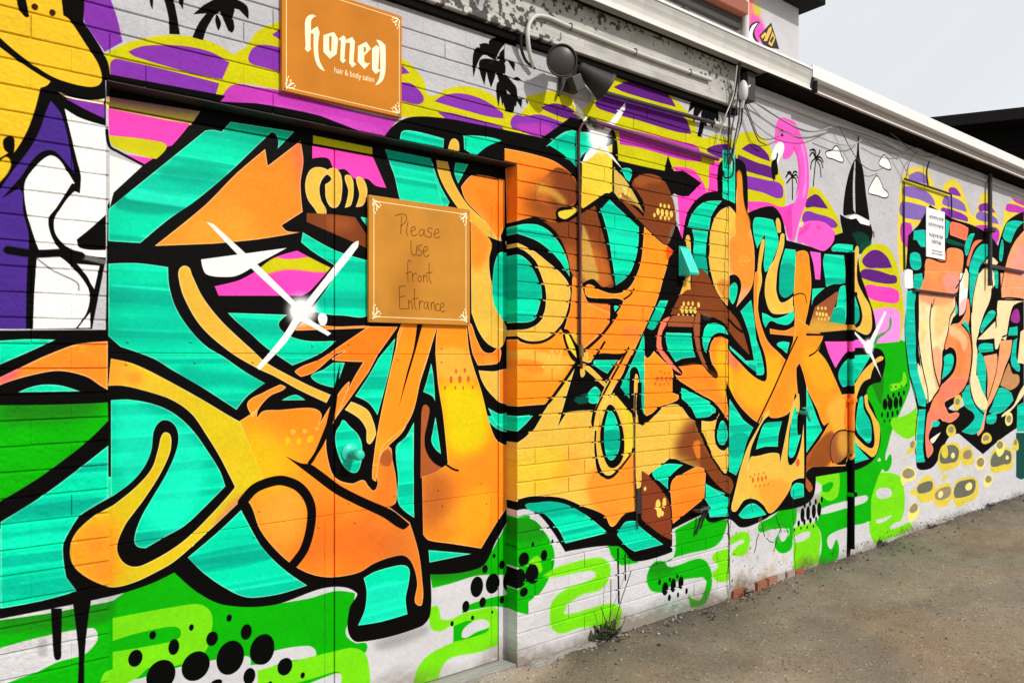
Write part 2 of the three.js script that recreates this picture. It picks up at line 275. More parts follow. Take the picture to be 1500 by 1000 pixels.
W|546,2340' 653,2314' 560,2205' 546,2146'
K s10 o|537,2430 546,2372 573,2357 665,2319
T|212,761' 299,763 442,775' 407,835 394,884 401,950 424,1008 460,1047 548,1095' 542,1172 327,1107 212,1024'
T|217,1051' 325,1117 438,1201 542,1285' 542,1097' 459,1048 423,997 400,940 410,830' 442,774' 335,761 217,759'
TD in a0.6 b7|295,1101 524,1099 524,1064 256,1062
TD in a0.35 b9|217,865 459,846 459,780 217,808
YG4|551,1600' 621,1582 707,1538 866,1443 1013,1347 1153,1275' 1241,1126' 1107,1079' 1043,1045 938,959 830,871 761,822 693,792 628,771 564,765 526,780 465,825 429,873 421,927 436,978 485,1027 557,1065' 628,1120 686,1185 712,1268 719,1301 734,1320 753,1309 756,1265 746,1224 712,1154 660,1073 630,1033 596,985 571,911 589,856 628,829 674,836 761,874 830,921 902,986 975,1061 997,1086' 938,1208 886,1301 830,1386 761,1441 679,1475 589,1500 542,1501'
O in a0.75 b12|546,1612 602,1587 591,1512 542,1501
SAND in a0.5 b26|546,1612 780,1482 830,1402 546,1513
O in a0.75 b24|417,962 546,1017 551,763 438,813
O in a0.7 b5|480,940 524,945 520,907 485,912
O in a0.6 b7|498,856 542,868 546,798 507,813
T|1752,2623 1767,2657 1849,2668 1994,2662' 1991,2611' 1757,2602
SAND|2016,2606' 2033,2660 2057,2674 2080,2659 2083,2608 2083,2618' 2066,2615
T|2109,2699' 2375,2707 2264,2639 2205,2598' 2114,2632'
K|2155,2580' 2260,2673 2446,2748 2648,2770 2838,2721 2910,2588' 2879,2569 2746,2654 2600,2678 2446,2677 2347,2639 2230,2537'
O|2369,2650' 2446,2677 2600,2681 2746,2658 2879,2576 2884,2455' 2822,2402 2736,2392 2721,2342 2756,2297' 2600,2354 2446,2304' 2378,2286'
O2 in a0.9 b37|2600,2558 2900,2648 2900,2343 2648,2315 2459,2366
BR in a0.8 b37|2648,2565 2900,2602 2900,2324 2721,2294 2505,2400
SAND2 in a0.7 b15|2552,2507 2707,2514 2807,2445 2746,2438 2672,2495
SAND2|2152,2291' 2252,2220 2282,2180 2267,2101 2276,2005 2325,1861 2375,1765' 2450,1727 2648,1731' 2648,1670' 2515,1688 2375,1716' 2340,1657 2264,1670 2205,1732 2158,1826'
T|2326,2135 2394,2143 2451,2144 2509,2131 2575,2065 2615,1976 2611,1884 2562,1803 2451,1787 2357,1794' 2295,1880 2289,2005
TD in a0.5 b6|2283,2044 2628,2069 2628,1946 2283,1928
SAND2|2369,2202' 2451,2205 2535,2183 2656,2122 2766,2058 2823,1988 2816,1903 2766,1796 2683,1722 2575,1689 2451,1727' 2295,1753' 2451,1749 2535,1759 2615,1807 2649,1885 2635,2008 2575,2116 2483,2178 2369,2188'
T|2394,2264' 2451,2287 2522,2308 2602,2310 2683,2279 2766,2204 2809,2124 2820,2051' 2738,2139 2602,2222 2451,2253'
BR|2752,2349' 2884,2404' 2884,2087' 2840,2042' 2823,2146 2781,2248'
O|2840,2042' 2884,2087' 2884,1832' 2899,1662' 2838,1725' 2781,1765' 2830,1904
BR|2905,2408' 3017,2468' 3044,2398 3105,2248 3144,2093 3161,2016 3039,2032 3006,2049 2953,2042 2910,2031'
OBR in a0.9 b6|2910,2291 2963,2281 3017,2131 3039,2039 2910,2024
YL|2917,2635' 3161,2696' 3161,2585' 2931,2457 2912,2447' 2900,2427' 2889,2456'
YL|2787,2375 2817,2398 2889,2447' 2884,2425' 2827,2392 2792,2372
YL2|3172,2698' 3252,2662 3335,2585 3431,2471' 3370,2505 3276,2521 3218,2530 3172,2563'
BR in a0.85 b8|3206,2576 3311,2542 3431,2459 3323,2519
YL|2903,2673' 2925,2703 3030,2769 3099,2808 3154,2843' 3157,2558' 2903,2523'
YL2|3170,2715' 3226,2668 3299,2606 3170,2560'
T|2645,2743' 2781,2842 2874,2865' 2878,2658' 2809,2684 2738,2722
T|2899,2864' 2985,2869 3027,2836 2940,2759 2899,2715'
T|3234,2712' 3319,2716 3299,2645' 3266,2663
BR|3323,2632 3358,2678 3455,2717 3580,2711 3644,2670 3709,2560 3722,2451 3683,2353 3644,2306 3605,2303' 3530,2354 3431,2410 3431,2525 3358,2605
BR3 in a0.6 b7|3335,2675 3480,2713 3593,2705 3480,2663 3370,2631
GRY in a0.5 b5|3709,2441 3683,2344 3644,2315
DOT e|3580,2541,11,14 3618,2540,12,14 3657,2543,12,14 3555,2499,15,22 3595,2498,15,24 3637,2499,15,23 3680,2499,16,22 3523,2474,11,14 3580,2466,11,13 3621,2467,12,13 3657,2469,12,12 3264,2588,16,28 3299,2569,9,15 3224,2554,10,11 3252,2606,9,11
T|3052,2469' 3133,2522' 3195,2483 3382,2400' 3380,2298 3358,2206 3311,2113 3252,2061 3184,2025' 3161,2142 3116,2327
TLT in a0.35 b5|3116,2327 3382,2355 3358,2223 3150,2236
TD in a0.4 b4|3172,2095 3335,2107 3311,2041 3184,2025
O3|3431,2393' 3605,2303 3644,2298 3709,2266' 3657,2223 3637,2162 3605,2092 3555,1972 3492,1869 3461,1819' 3358,1669 3323,1620' 3061,1627' 2985,1596' 2931,1589' 2910,1634' 3105,1777' 3218,1891' 3241,1940 3094,1945 2963,1946 2937,1972 2947,2011 2985,2017 3050,1993 3161,1976 3264,1998 3335,2058 3394,2160 3419,2277
O in a0.6 b8|3006,1627 3105,1777 3241,1900 3530,1996 3480,1869 3311,1636
RO in a0.9 b3|3644,2298 3683,2293 3722,2254 3644,2213 3631,2246
K s11 o|3340,2014 3305,1976 3252,1949
O|2910,2031' 2953,1926 3006,1917 3138,1916' 3136,1856 3129,1793' 2931,1627' 2910,1627'
OBR in a0.5 b6|2953,1903 3138,1912 3138,1864 3006,1875
O|2910,1924' 3138,1864' 3129,1789' 2926,1657' 2910,1650'
T|3178,1874 3172,1905 3212,1903' 3172,1866'
PKD a0.12 b2|3252,1780 3382,1792 3382,1718 3264,1733
T|3843,2438' 3870,2502 3939,2576 4038,2624 4198,2649' 4125,2586 4081,2527 4059,2439' 3925,2436
T|3884,2425' 4049,2429' 4026,2298 4045,2121 3981,2113 3891,2111 3939,2158' 3897,2269 3904,2366
TD in a0.8 b2|3870,2275 4067,2293 4067,2141 3884,2128
TLT in a0.6 b2|3884,2320 4067,2333 4067,2297 3884,2281
SAND|3829,2315 3822,2367 3843,2386 3863,2371 3873,2280' 3843,2299
T|4206,2987' 4335,3009' 4338,2649' 4206,2669'
CRMO|4365,2801 4384,2850 4412,2836 4428,2698 4460,2580 4524,2484 4564,2346 4559,2174 4524,2087 4428,2006 4350,1947' 4381,2013 4409,2089 4389,2144 4335,2168 4273,2155' 4273,2421' 4350,2438' 4361,2522' 4350,2688
O in a0.8 b13|4304,2433 4507,2454 4556,2326 4524,2096 4304,2175
DOTB e a0.55|4400,2289,8,9 4428,2294,8,9 4456,2299,8,9 4485,2303,8,9 4389,2263,9,12 4419,2266,9,12 4448,2270,9,12 4479,2273,10,12 4507,2278,10,11 4404,2238,8,8 4436,2241,8,8 4468,2245,8,8
SAND2|4067,2310 4067,2400 4110,2512 4183,2584 4273,2622' 4350,2577 4359,2504 4342,2437 4273,2412' 4276,2036' 4258,1952' 4139,2046 4081,2160 4059,2247
OBR in a0.6 b7|4154,2101 4276,2109 4276,1972 4213,2005
T|4281,2082 4335,2113 4365,2087 4350,2012 4312,1964' 4273,2008
T|4548,2543 4580,2583 4790,2590' 4850,2489 4859,2431 4790,2307 4705,2213 4679,2260 4688,2337 4696,2425 4688,2477' 4638,2419 4597,2368' 4556,2459
SAND|4646,2420 4679,2442 4688,2414 4671,2336 4646,2238 4654,2142 4613,2035 4602,1910 4597,1815' 4564,1909 4580,2052 4597,2177 4613,2293
SAND2|4824,2584' 4850,2612 4885,2581 4894,2513' 4850,2508
SAND2|4902,2504' 4932,2502 4929,2447 4859,2293 4824,2173 4833,2075 4876,2009 4947,1982 5055,1987' 5055,1942' 4859,1919 4755,1935 4696,2029 4696,2145 4755,2256 4859,2362 4885,2433
SAND2|4824,1938 4705,2010 4691,2116 4738,2216 4807,2308 4876,2452 4894,2498 4938,2503' 4929,2418 4859,2273 4833,2154 4833,2075 4894,2005 5046,2057' 5046,1982' 4929,1932
T|4947,2399' 5082,2402' 5082,2260 5058,2088' 4947,2042 4876,2068 4867,2136 4885,2266
TD in a0.8 b2|4859,2249 5091,2266 5091,2049 4859,2028
O3|5091,2387' 5241,2400 5279,2296 5298,2183 5294,2101 5260,1975 5203,1830 5184,1727' 5037,1525' 4947,1486' 5046,1726' 5064,1836 5069,1947 5058,2047' 5073,2230
O in a0.9 b6|5073,2381 5241,2395 5222,2322 5073,2330
K s9 o|5058,2063 5147,2084 5212,2071 5235,2015
PK2|5279,2409' 5435,2412' 5435,2307 5425,2204' 5356,2203' 5327,2320
PK2|5110,2475' 5356,2437 5515,2440 5637,2569 5474,2595 5279,2563 5128,2507
T|5494,2407' 5784,2421' 5805,2303 5805,2205' 5720,2189 5637,2184 5515,2155' 5494,2238 5470,2342
TD in a0.5 b2|5474,2216 5805,2238 5805,2194 5474,2174
T|5596,2448 5637,2489 5720,2507 5925,2516' 5914,2443' 5805,2450 5679,2444
T|5317,2128' 5494,2145' 5337,2056 5308,1998'
DOT e|5389,1984,14,13 5441,1986,14,13 5490,1988,14,13 5372,1944,16,16 5415,1943,16,17 5458,1941,16,17 5507,1940,16,17 5395,1905,12,11 5441,1904,12,12 5488,1906,12,12 5541,1913,12,15
T|5699,2123' 5731,2168 5805,2183' 5805,1872 5658,1863 5575,1866' 5658,1992
T|5892,2221' 5936,2136 6013,2029 6036,1940 5980,1883 5892,1869'
TD in a0.8 b2|5870,2000 6047,1997 6047,1874 5870,1869
T|5596,1989' 5720,2016 5805,2020' 5805,1872' 5575,1871'
TD in a0.7 b2|5575,1972 5805,1981 5805,1872 5575,1866
SAND2|5914,2366 5947,2468 5991,2516 6024,2486 5991,2350 6002,2228 6092,2133 6207,2037 6242,1936 6230,1833 6138,1797 5936,1843' 6047,1874 6081,1964 6013,2084 5936,2180
T|4654,1922' 4705,1914 4807,1888 4947,1913 5058,1957' 5058,1897 4982,1849 4859,1851 4755,1867 4696,1817' 4663,1864
O|4747,1813' 4824,1806 4947,1804 5055,1836' 5051,1766' 4755,1775'
T|4397,1921' 4524,2006' 4564,1861 4588,1719 4638,1605 4671,1509 4638,1490 4556,1529 4428,1586' 4556,1586' 4524,1699 4491,1784 4428,1885
T|4273,1687' 4428,1605 4491,1567 4671,1547' 4679,1499 4638,1490 4507,1539 4281,1664'
TD in a0.7 b2|4491,1562 4671,1562 4671,1489 4507,1510
BR|3670,1872' 3722,1946 3775,2009 3829,2055' 4024,2076' 4125,2019 4243,1933 4350,1873 4428,1782 4507,1624' 4397,1688 4258,1788' 4258,1815 4139,1866 4052,1872 3967,1887' 3925,1894 3762,1879
SAND2|3829,2133' 3867,2140' 3867,2005' 3762,2000'
BR|3881,2163' 3939,2180 4024,2164 4125,2055 4258,1930' 4304,1890 4213,1850 4067,1882 3897,1902 3762,1896 3722,1938 3816,2028 3877,2040'
OBR in a0.8 b6|4258,1833 4365,1846 4444,1764 4507,1624 4397,1679 4266,1779
DOT e|3802,1946,12,16 3847,1950,12,14 3891,1952,12,14 3950,1946,14,18 3786,1910,16,24 3829,1909,16,24 3873,1911,16,24 3914,1909,17,22 3751,1868,12,15 3795,1869,11,15 3839,1869,11,13 3891,1871,11,13
K s18 o|4266,1861 4335,1817 4420,1782
BR4|3644,1799' 3670,1850 3709,1869 3911,1872' 3891,1801'
PKO|3542,1671' 3548,1738 3593,1831 3670,1863' 3631,1807 3593,1755 3593,1671 3657,1604 3789,1497' 3696,1536 3580,1621
BR4|3897,1797' 3925,1885 3960,1895 3967,1834 3960,1728 3981,1640 4038,1551 4052,1515' 3988,1569 3925,1675
GRY a0.3 b9|3995,1897 4067,1890 4081,1864 4038,1849 3995,1861
T|3631,1760' 3877,1761' 3891,1674 3918,1609' 3789,1600 3722,1579' 3657,1647 3631,1706
T|3995,1746 4024,1809 4110,1834 4213,1814 4266,1760' 4169,1772 4095,1748 4052,1694 4031,1636' 3995,1684
O|4067,1667 4110,1730 4198,1745 4266,1724' 4266,1660 4397,1567 4524,1491 4654,1442 4705,1450 4713,1528 4688,1624 4621,1739 4572,1861 4556,2003 4572,2194 4613,2197 4597,2053 4613,1910 4671,1788 4738,1711 4859,1644 4947,1590' 4824,1429 4621,1146' 4524,1189 4365,1299 4273,1403 4251,1458' 4243,1385 4266,1256 4266,1183' 4125,1307 3981,1366 3762,1458' 3709,1502' 3789,1501 3742,1553' 3967,1565 4067,1497 4154,1478 4081,1587
YG5 in a0.55 b18|4183,1713 4304,1568 4304,1347 4139,1442
YO in a0.7 b19|4365,1493 4859,1644 4859,1428 4605,1242 4365,1345
PKD in a0.3 b7|4243,1641 4365,1605 4335,1531 4258,1568
K s7 o|3742,1553 3953,1565 3995,1556 4052,1515
K s8 o|4045,1604 4095,1551 4154,1478
O3|3517,1646' 3605,1587 3689,1532 3696,1417' 3702,1387 3749,1373' 3749,1347 3683,1324 3567,1303 3492,1264 3419,1255' 3394,1269' 3400,1457 3394,1637 3419,1662' 3455,1604
DOTO e|3580,1519,9,10 3618,1511,9,10 3657,1509,8,10 3552,1477,14,17 3593,1476,14,18 3635,1473,14,19 3672,1475,12,17 3530,1446,10,11 3574,1441,10,10 3612,1442,8,8 3654,1442,9,11
T|3795,1414' 3884,1382 3981,1348' 4125,1271 4125,1244 4038,1239 3925,1227' 3870,1291 3789,1350'
TD in a0.7 b2|3789,1415 3981,1357 3967,1349 3795,1358
T|4273,1329' 4365,1243 4460,1154' 4335,1069' 4273,1073'
T|3574,1956' 3650,1960' 3593,1865 3530,1787 3498,1774 3455,1786' 3517,1879
TD in a0.6 b2|3455,1876 3593,1881 3580,1789 3443,1785
T|3425,1752' 3433,1703 3433,1259' 3406,1268 3394,1375 3394,1473 3370,1539 3335,1551 3305,1523 3301,1362' 3224,1432' 3311,1564 3382,1669
TD in a0.5 b2|3218,1444 3431,1440 3431,1292 3287,1346
T|3001,1577 3039,1595' 3193,1594' 3116,1513' 3050,1542
YO2|3206,1596' 3287,1660 3323,1677' 3252,1524 3172,1430 3105,1329 3061,1229 3050,1144' 3006,1147' 3006,1217' 3033,1309 3094,1400 3150,1493
O in a0.7 b8|3206,1636 3311,1685 3218,1492 3127,1431
SAND|2838,1732 2869,1748' 2889,1703 2900,1665 2953,1635 2963,1588' 3006,1604 3094,1698' 3050,1643 2985,1581 2958,1577' 2910,1589' 2858,1627 2827,1679
SAND|2910,1569 2953,1565 3039,1511 3105,1459' 3094,1435' 3006,1496 2931,1543' 2937,1512 2910,1497 2900,1543
YLg|3167,1398 3218,1373 3264,1323 3323,1272' 3320,1135 3325,1005' 3252,979' 3264,1098 3252,1195 3206,1301 3144,1359
T|3127,1305 3161,1303 3195,1246 3224,1173 3224,1093 3172,1041 3127,1037 3094,1071 3088,1181
T|2953,1396' 3015,1441 3061,1409' 3039,1347' 2974,1350
BT|2848,1369' 2953,1404 2963,1350' 2889,1345'
SAND|3340,1425 3352,1506 3370,1502 3388,1424 3364,1376 3361,1295 3382,1212 3425,1198' 3461,1216 3530,1254 3605,1301 3683,1315 3762,1304 3829,1249 3925,1157 4009,1063 3925,1025 3749,1038' 3657,977 3480,901 3461,886' 3335,890' 3335,1215
YG5 in a0.45 b8|3580,1227 3631,1233 3618,1183 3567,1177
T|3580,849' 2848,1921' 2848,1921'
T|3775,1415' 3870,1386 4067,1318' 4081,1282' 4081,1228 3925,1218' 3870,1291 3782,1346'
O3|2451,1720' 2496,1686 2575,1682 2656,1704 2752,1762' 2809,1706' 2867,1590 2766,1454 2642,1354' 2451,1350'
SAND2 in a0.7 b14|2451,1631 2766,1601 2766,1507 2451,1541
O2 in a0.7 b10|2470,1591 2628,1580 2628,1519 2496,1531
SAND2 a0.7 b5|2451,1631 2711,1621 2852,1601 2852,1558 2628,1580
DOTB e|2690,1637,10,12 2724,1642,10,12 2759,1637,10,13 2669,1606,12,21 2704,1606,12,23 2745,1606,13,23 2635,1560,8,14 2690,1559,10,14 2745,1559,11,15
T|2235,1312' 2451,1300 2562,1302' 2509,1249 2451,1214 2320,1240
SAND2|2451,1153' 2535,1197 2628,1304 2711,1404 2830,1511' 2867,1569' 2838,1495 2795,1391 2731,1226' 2781,1286 2809,1306 3000,1308' 2985,1233 3022,1166 3015,1069 3030,970 3076,922 3154,920 3250,995 3335,1056' 3349,986 3352,690' 3250,681 3154,627 3092,701 2910,778 2766,837 2602,867 2496,868 2451,834'
O in a0.85 b18|2970,943 3366,1053 3366,597 3030,731
YG5 in a0.3 b14|2458,1062 2766,1099 2766,931 2496,909
O in a0.35 b17|2766,1057 2910,1067 2881,962 2711,937
YL|3123,1336 3154,1368 3154,1379' 3218,1355 3307,1284' 3316,1102 3283,1037 3186,967 3123,951 3061,989 3038,1078 3061,1251 3076,1294' 3084,1162 3092,1063 3138,999 3218,1020 3250,1107 3242,1197 3186,1301'
SAND2|3352,1263' 3789,1242' 3911,1201 4009,1108 4110,966 4198,850' 4038,874' 3925,902 3816,938 3709,973 3605,973 3467,918' 3406,932' 3400,835 3364,822' 3352,970
BR in a0.95 b30|3709,1024 3897,1220 4009,1108 4213,840 3953,891 3816,947
O in a0.7 b4|3897,1053 3967,1066 3981,959 3939,954
O|3683,830 3789,871 3911,903' 3995,887 4024,849' 4009,691' 3696,569' 3683,686
O2 in a0.6 b9|3709,717 4009,735 4009,682 3709,580
BR5|3406,928' 3467,894 3580,799 3644,733 3670,679' 3683,571' 3683,469' 3555,534 3406,637'
DOT e|3555,701,23,38 3567,658,23,32 3614,711,18,32 3596,646,13,17 3437,816,12,13
T|3505,898 3555,935 3657,947 3795,929' 3657,858 3650,791' 3580,841
T|3195,574' 3229,613 3270,639 3358,632' 3406,584 3605,455' 3346,452' 3276,494
TD in a0.5 b2|3206,616 3406,605 3394,586 3206,584
T|4031,786' 4095,752 4228,702' 4228,547' 4067,561' 4052,623 4074,647 4024,680'
TD in a0.3 b3|4024,787 4213,713 4213,676 4024,698
T|2522,823 2602,834 2697,826 2809,793 2940,724 3030,663 3120,596' 2788,586' 2738,667 2642,762
TD in a0.7 b3|2496,841 2809,804 2940,724 2823,749 2628,759
T|4024,787' 4110,742 4213,685 4281,664' 4266,624 4266,542' 4067,563' 4074,612 4024,680'
BR|3967,1057' 4052,962 4139,892 4213,831 4289,796 4319,738 4281,687' 4213,722 4081,817 4009,886 3967,898'
SAND2|3981,1198' 4081,1188 4154,1207 4169,1242' 4139,1190 4117,1101 4139,1027 4213,986 4266,1009' 4266,872 4243,833' 4183,852 4081,960 3981,1083'
T|4154,1126 4198,1187 4251,1138 4258,1074 4228,1030 4183,1029 4147,1072
T|4273,1256' 4365,1224 4444,1174 4548,1121' 4475,1031 4412,896 4350,809' 4273,843'
TD in a0.7 b3|4273,1073 4507,1058 4412,942 4273,953
SAND2|4491,833' 4515,915 4572,920 4859,917 4876,837' 4929,981 4982,1126 5037,1264 5128,1342' 5128,1200 5018,1124 4982,947 4982,847 5018,819 5091,858 5156,965 5193,1115' 5199,706' 5110,710 5037,692 5018,654 4947,592 4807,510 4738,504 4671,566 4572,621 4444,631 4350,568 4312,568' 4296,593 4350,734 4412,877 4491,1002 4605,1118 4671,1191 4772,1332' 4876,1329 4772,1216 4671,1162 4572,1053 4515,963
O in a0.5 b16|4638,704 5018,664 4876,502 4721,521
DOTO e|4543,757,15,19 4605,757,13,19 4654,755,13,19 4700,760,13,17 4515,783,8,9 4564,793,8,9 4613,793,8,9 4671,795,8,10 4572,711,8,9 4625,706,8,9 4679,705,8,9 4730,709,8,9 5110,831,26,30
T|4671,1133 4721,1148' 4902,1146' 4859,1054 4850,967' 4688,978 4580,967' 4621,1060
TD in a0.5 b3|4671,1153 4911,1145 4894,1111 4654,1120
T|5037,1184 5091,1242 5110,1039 5156,1036' 5110,958 5055,881 5000,881 4991,926 5018,1104
T|5231,1421' 5317,1191 5445,1049' 5337,973 5231,893'
T|4373,537' 4460,587 4556,594 4638,551 4705,499' 4572,497 4428,507
T|5046,666 5110,680 5193,661' 5199,568' 5055,565' 5018,614
BR2|5231,867' 5395,969 5535,1054 5742,1172' 5742,783' 5555,777 5376,783 5260,762 5222,724 5298,655 5317,612 5269,596 5222,643'
O3|5128,1889' 5474,1779' 5435,1700 5395,1657' 5515,1584 5637,1455 5752,1313' 5892,1320' 5848,1080' 5805,1039 5679,1025 5596,987 5596,880 5637,781 5805,755' 5914,889 5914,977' 5805,744' 5222,786' 5317,901 5474,1026' 5555,1096' 5474,1090 5376,1220 5260,1348 5184,1493 5137,1564' 5091,1524 5128,1281 5147,1250' 5073,1353' 5027,1234 4947,1188 4755,1182 4738,1236' 4588,1148' 4807,1409 4947,1585 5055,1746 5073,1887'
O in a0.5 b16|4772,1235 4982,1525 5128,1706 5055,1404
YO in a0.5 b17|5184,1646 5395,1647 5637,1413 5356,1397
SAND2 in a0.6 b22|5555,1244 5936,1296 5936,1031 5637,1048
BR in a0.85 b11|5203,777 5474,1005 5637,1006 5555,777
BR2 in a0.7 b9|5805,1191 5914,1187 5914,966 5827,972
SAND in a0.8 b9|5606,901 5658,994 5805,1006 5805,864 5720,774
K s6 o|5914,999 5805,1028 5679,1025 5606,976 5575,903 5606,783
K s11 o|5555,1096 5494,1078 5464,1053
K s13 o|5269,1621 5356,1647 5415,1689 5484,1763
PK2|5494,1732' 5805,1736 6115,1752 6138,1685' 5936,1683 5784,1627 5658,1525' 5555,1637
T|5699,1465 5763,1551 5936,1622 6230,1628' 6092,1516 5958,1417 5805,1377' 5763,1378
TD in a0.5 b3|5679,1519 6024,1505 5936,1407 5720,1411
SAND|5870,1320 5936,1374 6069,1482 6277,1583 6396,1620 6445,1600 6325,1560 6254,1503 6219,1435' 6092,1404 6013,1327 5969,1229 5947,1075 5936,1009 6047,924 6207,856 6277,874 6277,988 6230,1105 6138,1200 6115,1291' 6161,1301 6184,1221 6277,1126 6372,1029 6372,902 6325,813 6254,779 6161,815 5980,907 5892,990
T|6036,1282' 6088,1286 6104,1190 6207,1083 6235,991 6207,902 6092,943 5980,1029 5991,1161
TD in a0.5 b3|5980,1128 6207,1118 6230,946 6024,1026
T|5914,878 5969,929 6024,870 6195,767' 5892,748'
O a0.9 b1|5859,1299 5892,1188 5881,968 5827,972 5805,1148 5827,1300
T|5241,1349' 5317,1253 5376,1157 5454,1049' 5317,953 5231,898'
T|4841,1708 5000,1717' 4965,1637' 4911,1664
T|4588,1729' 4638,1643 4679,1528 4671,1489 4588,1486'
K2|6903,2692' 7106,2806' 7345,3022' 7841,2953 8332,2941 8774,2882 8997,2796' 9249,3078 9761,3251' 9761,870' 9151,756 8593,617' 8001,864' 7763,846 7462,611 7203,583 7064,645 7106,1074 6903,1509 6837,1871 6903,2177' 6850,2325'
TE|7017,2745' 7200,2776 7267,2771' 7267,2628' 7160,2618 7069,2669 7004,2662'
TE|6940,2517 6991,2550 7121,2550 7160,2500 7160,2430 7043,2397 6953,2426
W|6839,2302 6889,2375 6978,2358 7004,2232' 6852,2223'
W|6852,2378 6991,2388' 6991,2249 6915,2221 6839,2239'
TE|7017,2355' 7187,2379' 7200,2249 7121,2227 7004,2238'
TE|7687,2927' 7790,2914' 7731,2758' 7687,2741'
COR|7790,2889 7849,2921 8219,2904 8219,2859 8172,2770' 7790,2789'
BT|7702,2743 8140,2728 8140,2709 7702,2706
COR2|7281,2528' 7644,2528' 7702,2631 7819,2667 8062,2664 8109,2616 8062,2434 7909,2284' 7254,2246' 7240,2436
COR2|7267,2396' 8001,2449' 7940,2242 7147,2217'
PKL2 in a0.8 b13|7644,2386 8001,2411 7940,2242 7702,2254
CRM|7121,2186' 7174,2206 7418,2196 7909,2209' 7940,2052 7849,1986 7760,1871 7658,1696 7615,1671 7601,1450 7544,1329 7501,1281 7308,1191 7227,1217 7147,1373 7095,1551 7160,1503' 7108,1727 7121,1903
PKO in a0.6 b12|7121,2209 7940,2229 7760,2120 7390,2092 7147,2140
PKO in a0.5 b12|7390,1670 7586,1671 7530,1305 7418,1477
YO3 in a0.5 b17|7501,2096 7879,2113 7702,1895 7473,1816
K s22 o|7390,2104 7349,1958 7376,1730 7445,1488 7544,1341
K s12 o|7445,2155 7404,2080
K s11 o|7108,1750 7134,1668 7147,1574 7206,1503
TE|6877,2190' 7043,2199 7030,2076 7043,1878 7056,1738 7056,1621 7108,1480 7200,1313 7254,1193' 7095,1199' 6991,1353 6889,1644 6852,1816 6864,2069
COR2|7819,1923 8001,1953 8156,2061 8219,2193 8251,2000' 8219,1908 8283,1805 8315,1649 8251,1442 8124,1315 7879,1233 7644,1178 7473,1087 7390,1007' 7335,1130 7418,1211 7586,1340 7702,1387 7879,1472 7940,1572 7909,1673 7790,1710 7673,1696 7702,1820
OBR2 in a0.55 b8|7909,1723 8093,1751 8156,1623 8062,1470 7909,1446 8001,1610
CRM in a0.6 b13|7760,1871 8001,1890 8187,1778 8124,1674 8001,1775
W|8031,2438' 8235,2453' 8187,2191 8124,2060 8001,2017' 8001,2182
PKL2 in a0.6 b10|8187,2191 8124,2060 8001,2017 8001,2118
TE|7658,1560 7644,1610 7790,1647 7864,1622 7864,1547 7790,1473 7601,1401'
TE|8078,1930 8156,1971 8235,1908 8235,1856'
TE|8267,2455' 8446,2467' 8331,2198 8283,2118' 8251,2259
TE|7924,2102 7955,2116 7955,2040 7909,2039
TE|8251,2499 8348,2637 8479,2740 8647,2783 8750,2752 8647,2622 8512,2545 8446,2434 8380,2312' 8267,2305'
PKO|8187,2533 8251,2654 8380,2784 8579,2816' 8380,2718 8283,2605 8235,2523
CRM|8124,2310 8156,2492 8219,2458 8235,2303'
CRM|8446,2315 8546,2494 8820,2541 8961,2414' 8855,2339'
CRM|8613,2579' 8785,2660 8997,2623 8961,2593'
TE|8140,2709 8251,2836 8380,2862' 8283,2735 8187,2623
TE|8890,2533' 8997,2527 8997,2348' 8926,2357
CRM|8380,2332 8479,2470' 8785,2491' 8820,2385 8785,2220 8579,2010 8479,1862 8413,1755 8446,1676 8429,1413 8512,1253 8715,1126' 8613,1063 8380,1164 8251,1351 8315,1623 8283,1870 8315,2132
PKO in a0.5 b13|8283,1415 8446,1347 8715,1126 8479,1121
TE|8647,1919 8546,1863 8529,1916 8647,2026 8785,2098 8926,2090 8890,2034
CRM|8446,1795' 8647,1879 8926,1994' 8961,1817' 8647,1798
TE|8479,1729 8613,1758 8855,1754' 8872,1679' 8579,1664 8479,1677
TE|8462,1650 8613,1611 8681,1463 8664,1315 8664,1195' 8512,1306 8446,1479
COR3|8613,1624' 8961,1652' 8997,1542 8785,1191' 8715,1193 8715,1435
CRM|8997,2217' 9801,2248' 9445,2181 9330,2049 9255,1864' 8997,1818' 8961,2037
CRM|8908,1857' 8997,1983' 9106,1833 9255,1850' 9217,1793' 9106,1819' 8997,1707' 8926,1707
COR3|9070,1791' 9406,1803' 9349,1654 9180,1485 8997,1266 8785,1123 8698,1072 8613,876' 8446,833 8613,1023 8750,1192 8961,1460
COR3|9106,2236' 9070,2511' 9801,2563' 9801,2270'
COR3|9180,2554' 9292,2717 9483,2890 9680,2997 9801,3053' 9801,2394' 9106,2354'
PKL2 in a0.8 b20|9368,2667 9801,2877 9801,2555 9445,2530
TE|9180,2987 9255,3065 9445,3115 9761,3136' 9522,3023 9368,2865' 9143,2899
TE|9033,2667 9106,2868 9161,2817 9106,2646
TE|9330,1936' 9561,1956' 9561,1856' 9292,1851'
TE|9445,1797' 9561,1827' 9522,1626 9640,1481 9483,1483 9368,1569
MAG a0.8|9368,2036 9483,2140 9601,2131 9621,2016 9445,1996
CRM|9660,1901' 9801,1934' 9801,1538' 9561,1554'
BR6|9070,1334 9217,1485 9292,1555 9406,1441 9601,1409 9601,1323 9368,1257 9180,1290
TE|6965,1447' 7121,1445' 7281,1216' 7254,1158' 7121,1175'
TE|7121,1139' 7281,1133' 7227,909 7214,780 7254,652' 7069,662' 7069,861
CORP|7281,703' 7254,848 7281,1025 7335,1142 7501,1294 7760,1399 8001,1407 8187,1379 8093,1265 7849,1222 7673,1190 7702,1078 7644,1006 7558,1035 7390,959 7321,867 7418,752 7308,683'
CORP|7558,1072 7673,1141 7760,1075 8001,1064 7909,1005 7731,990
W2|7363,853 7586,905' 7418,813 7363,829
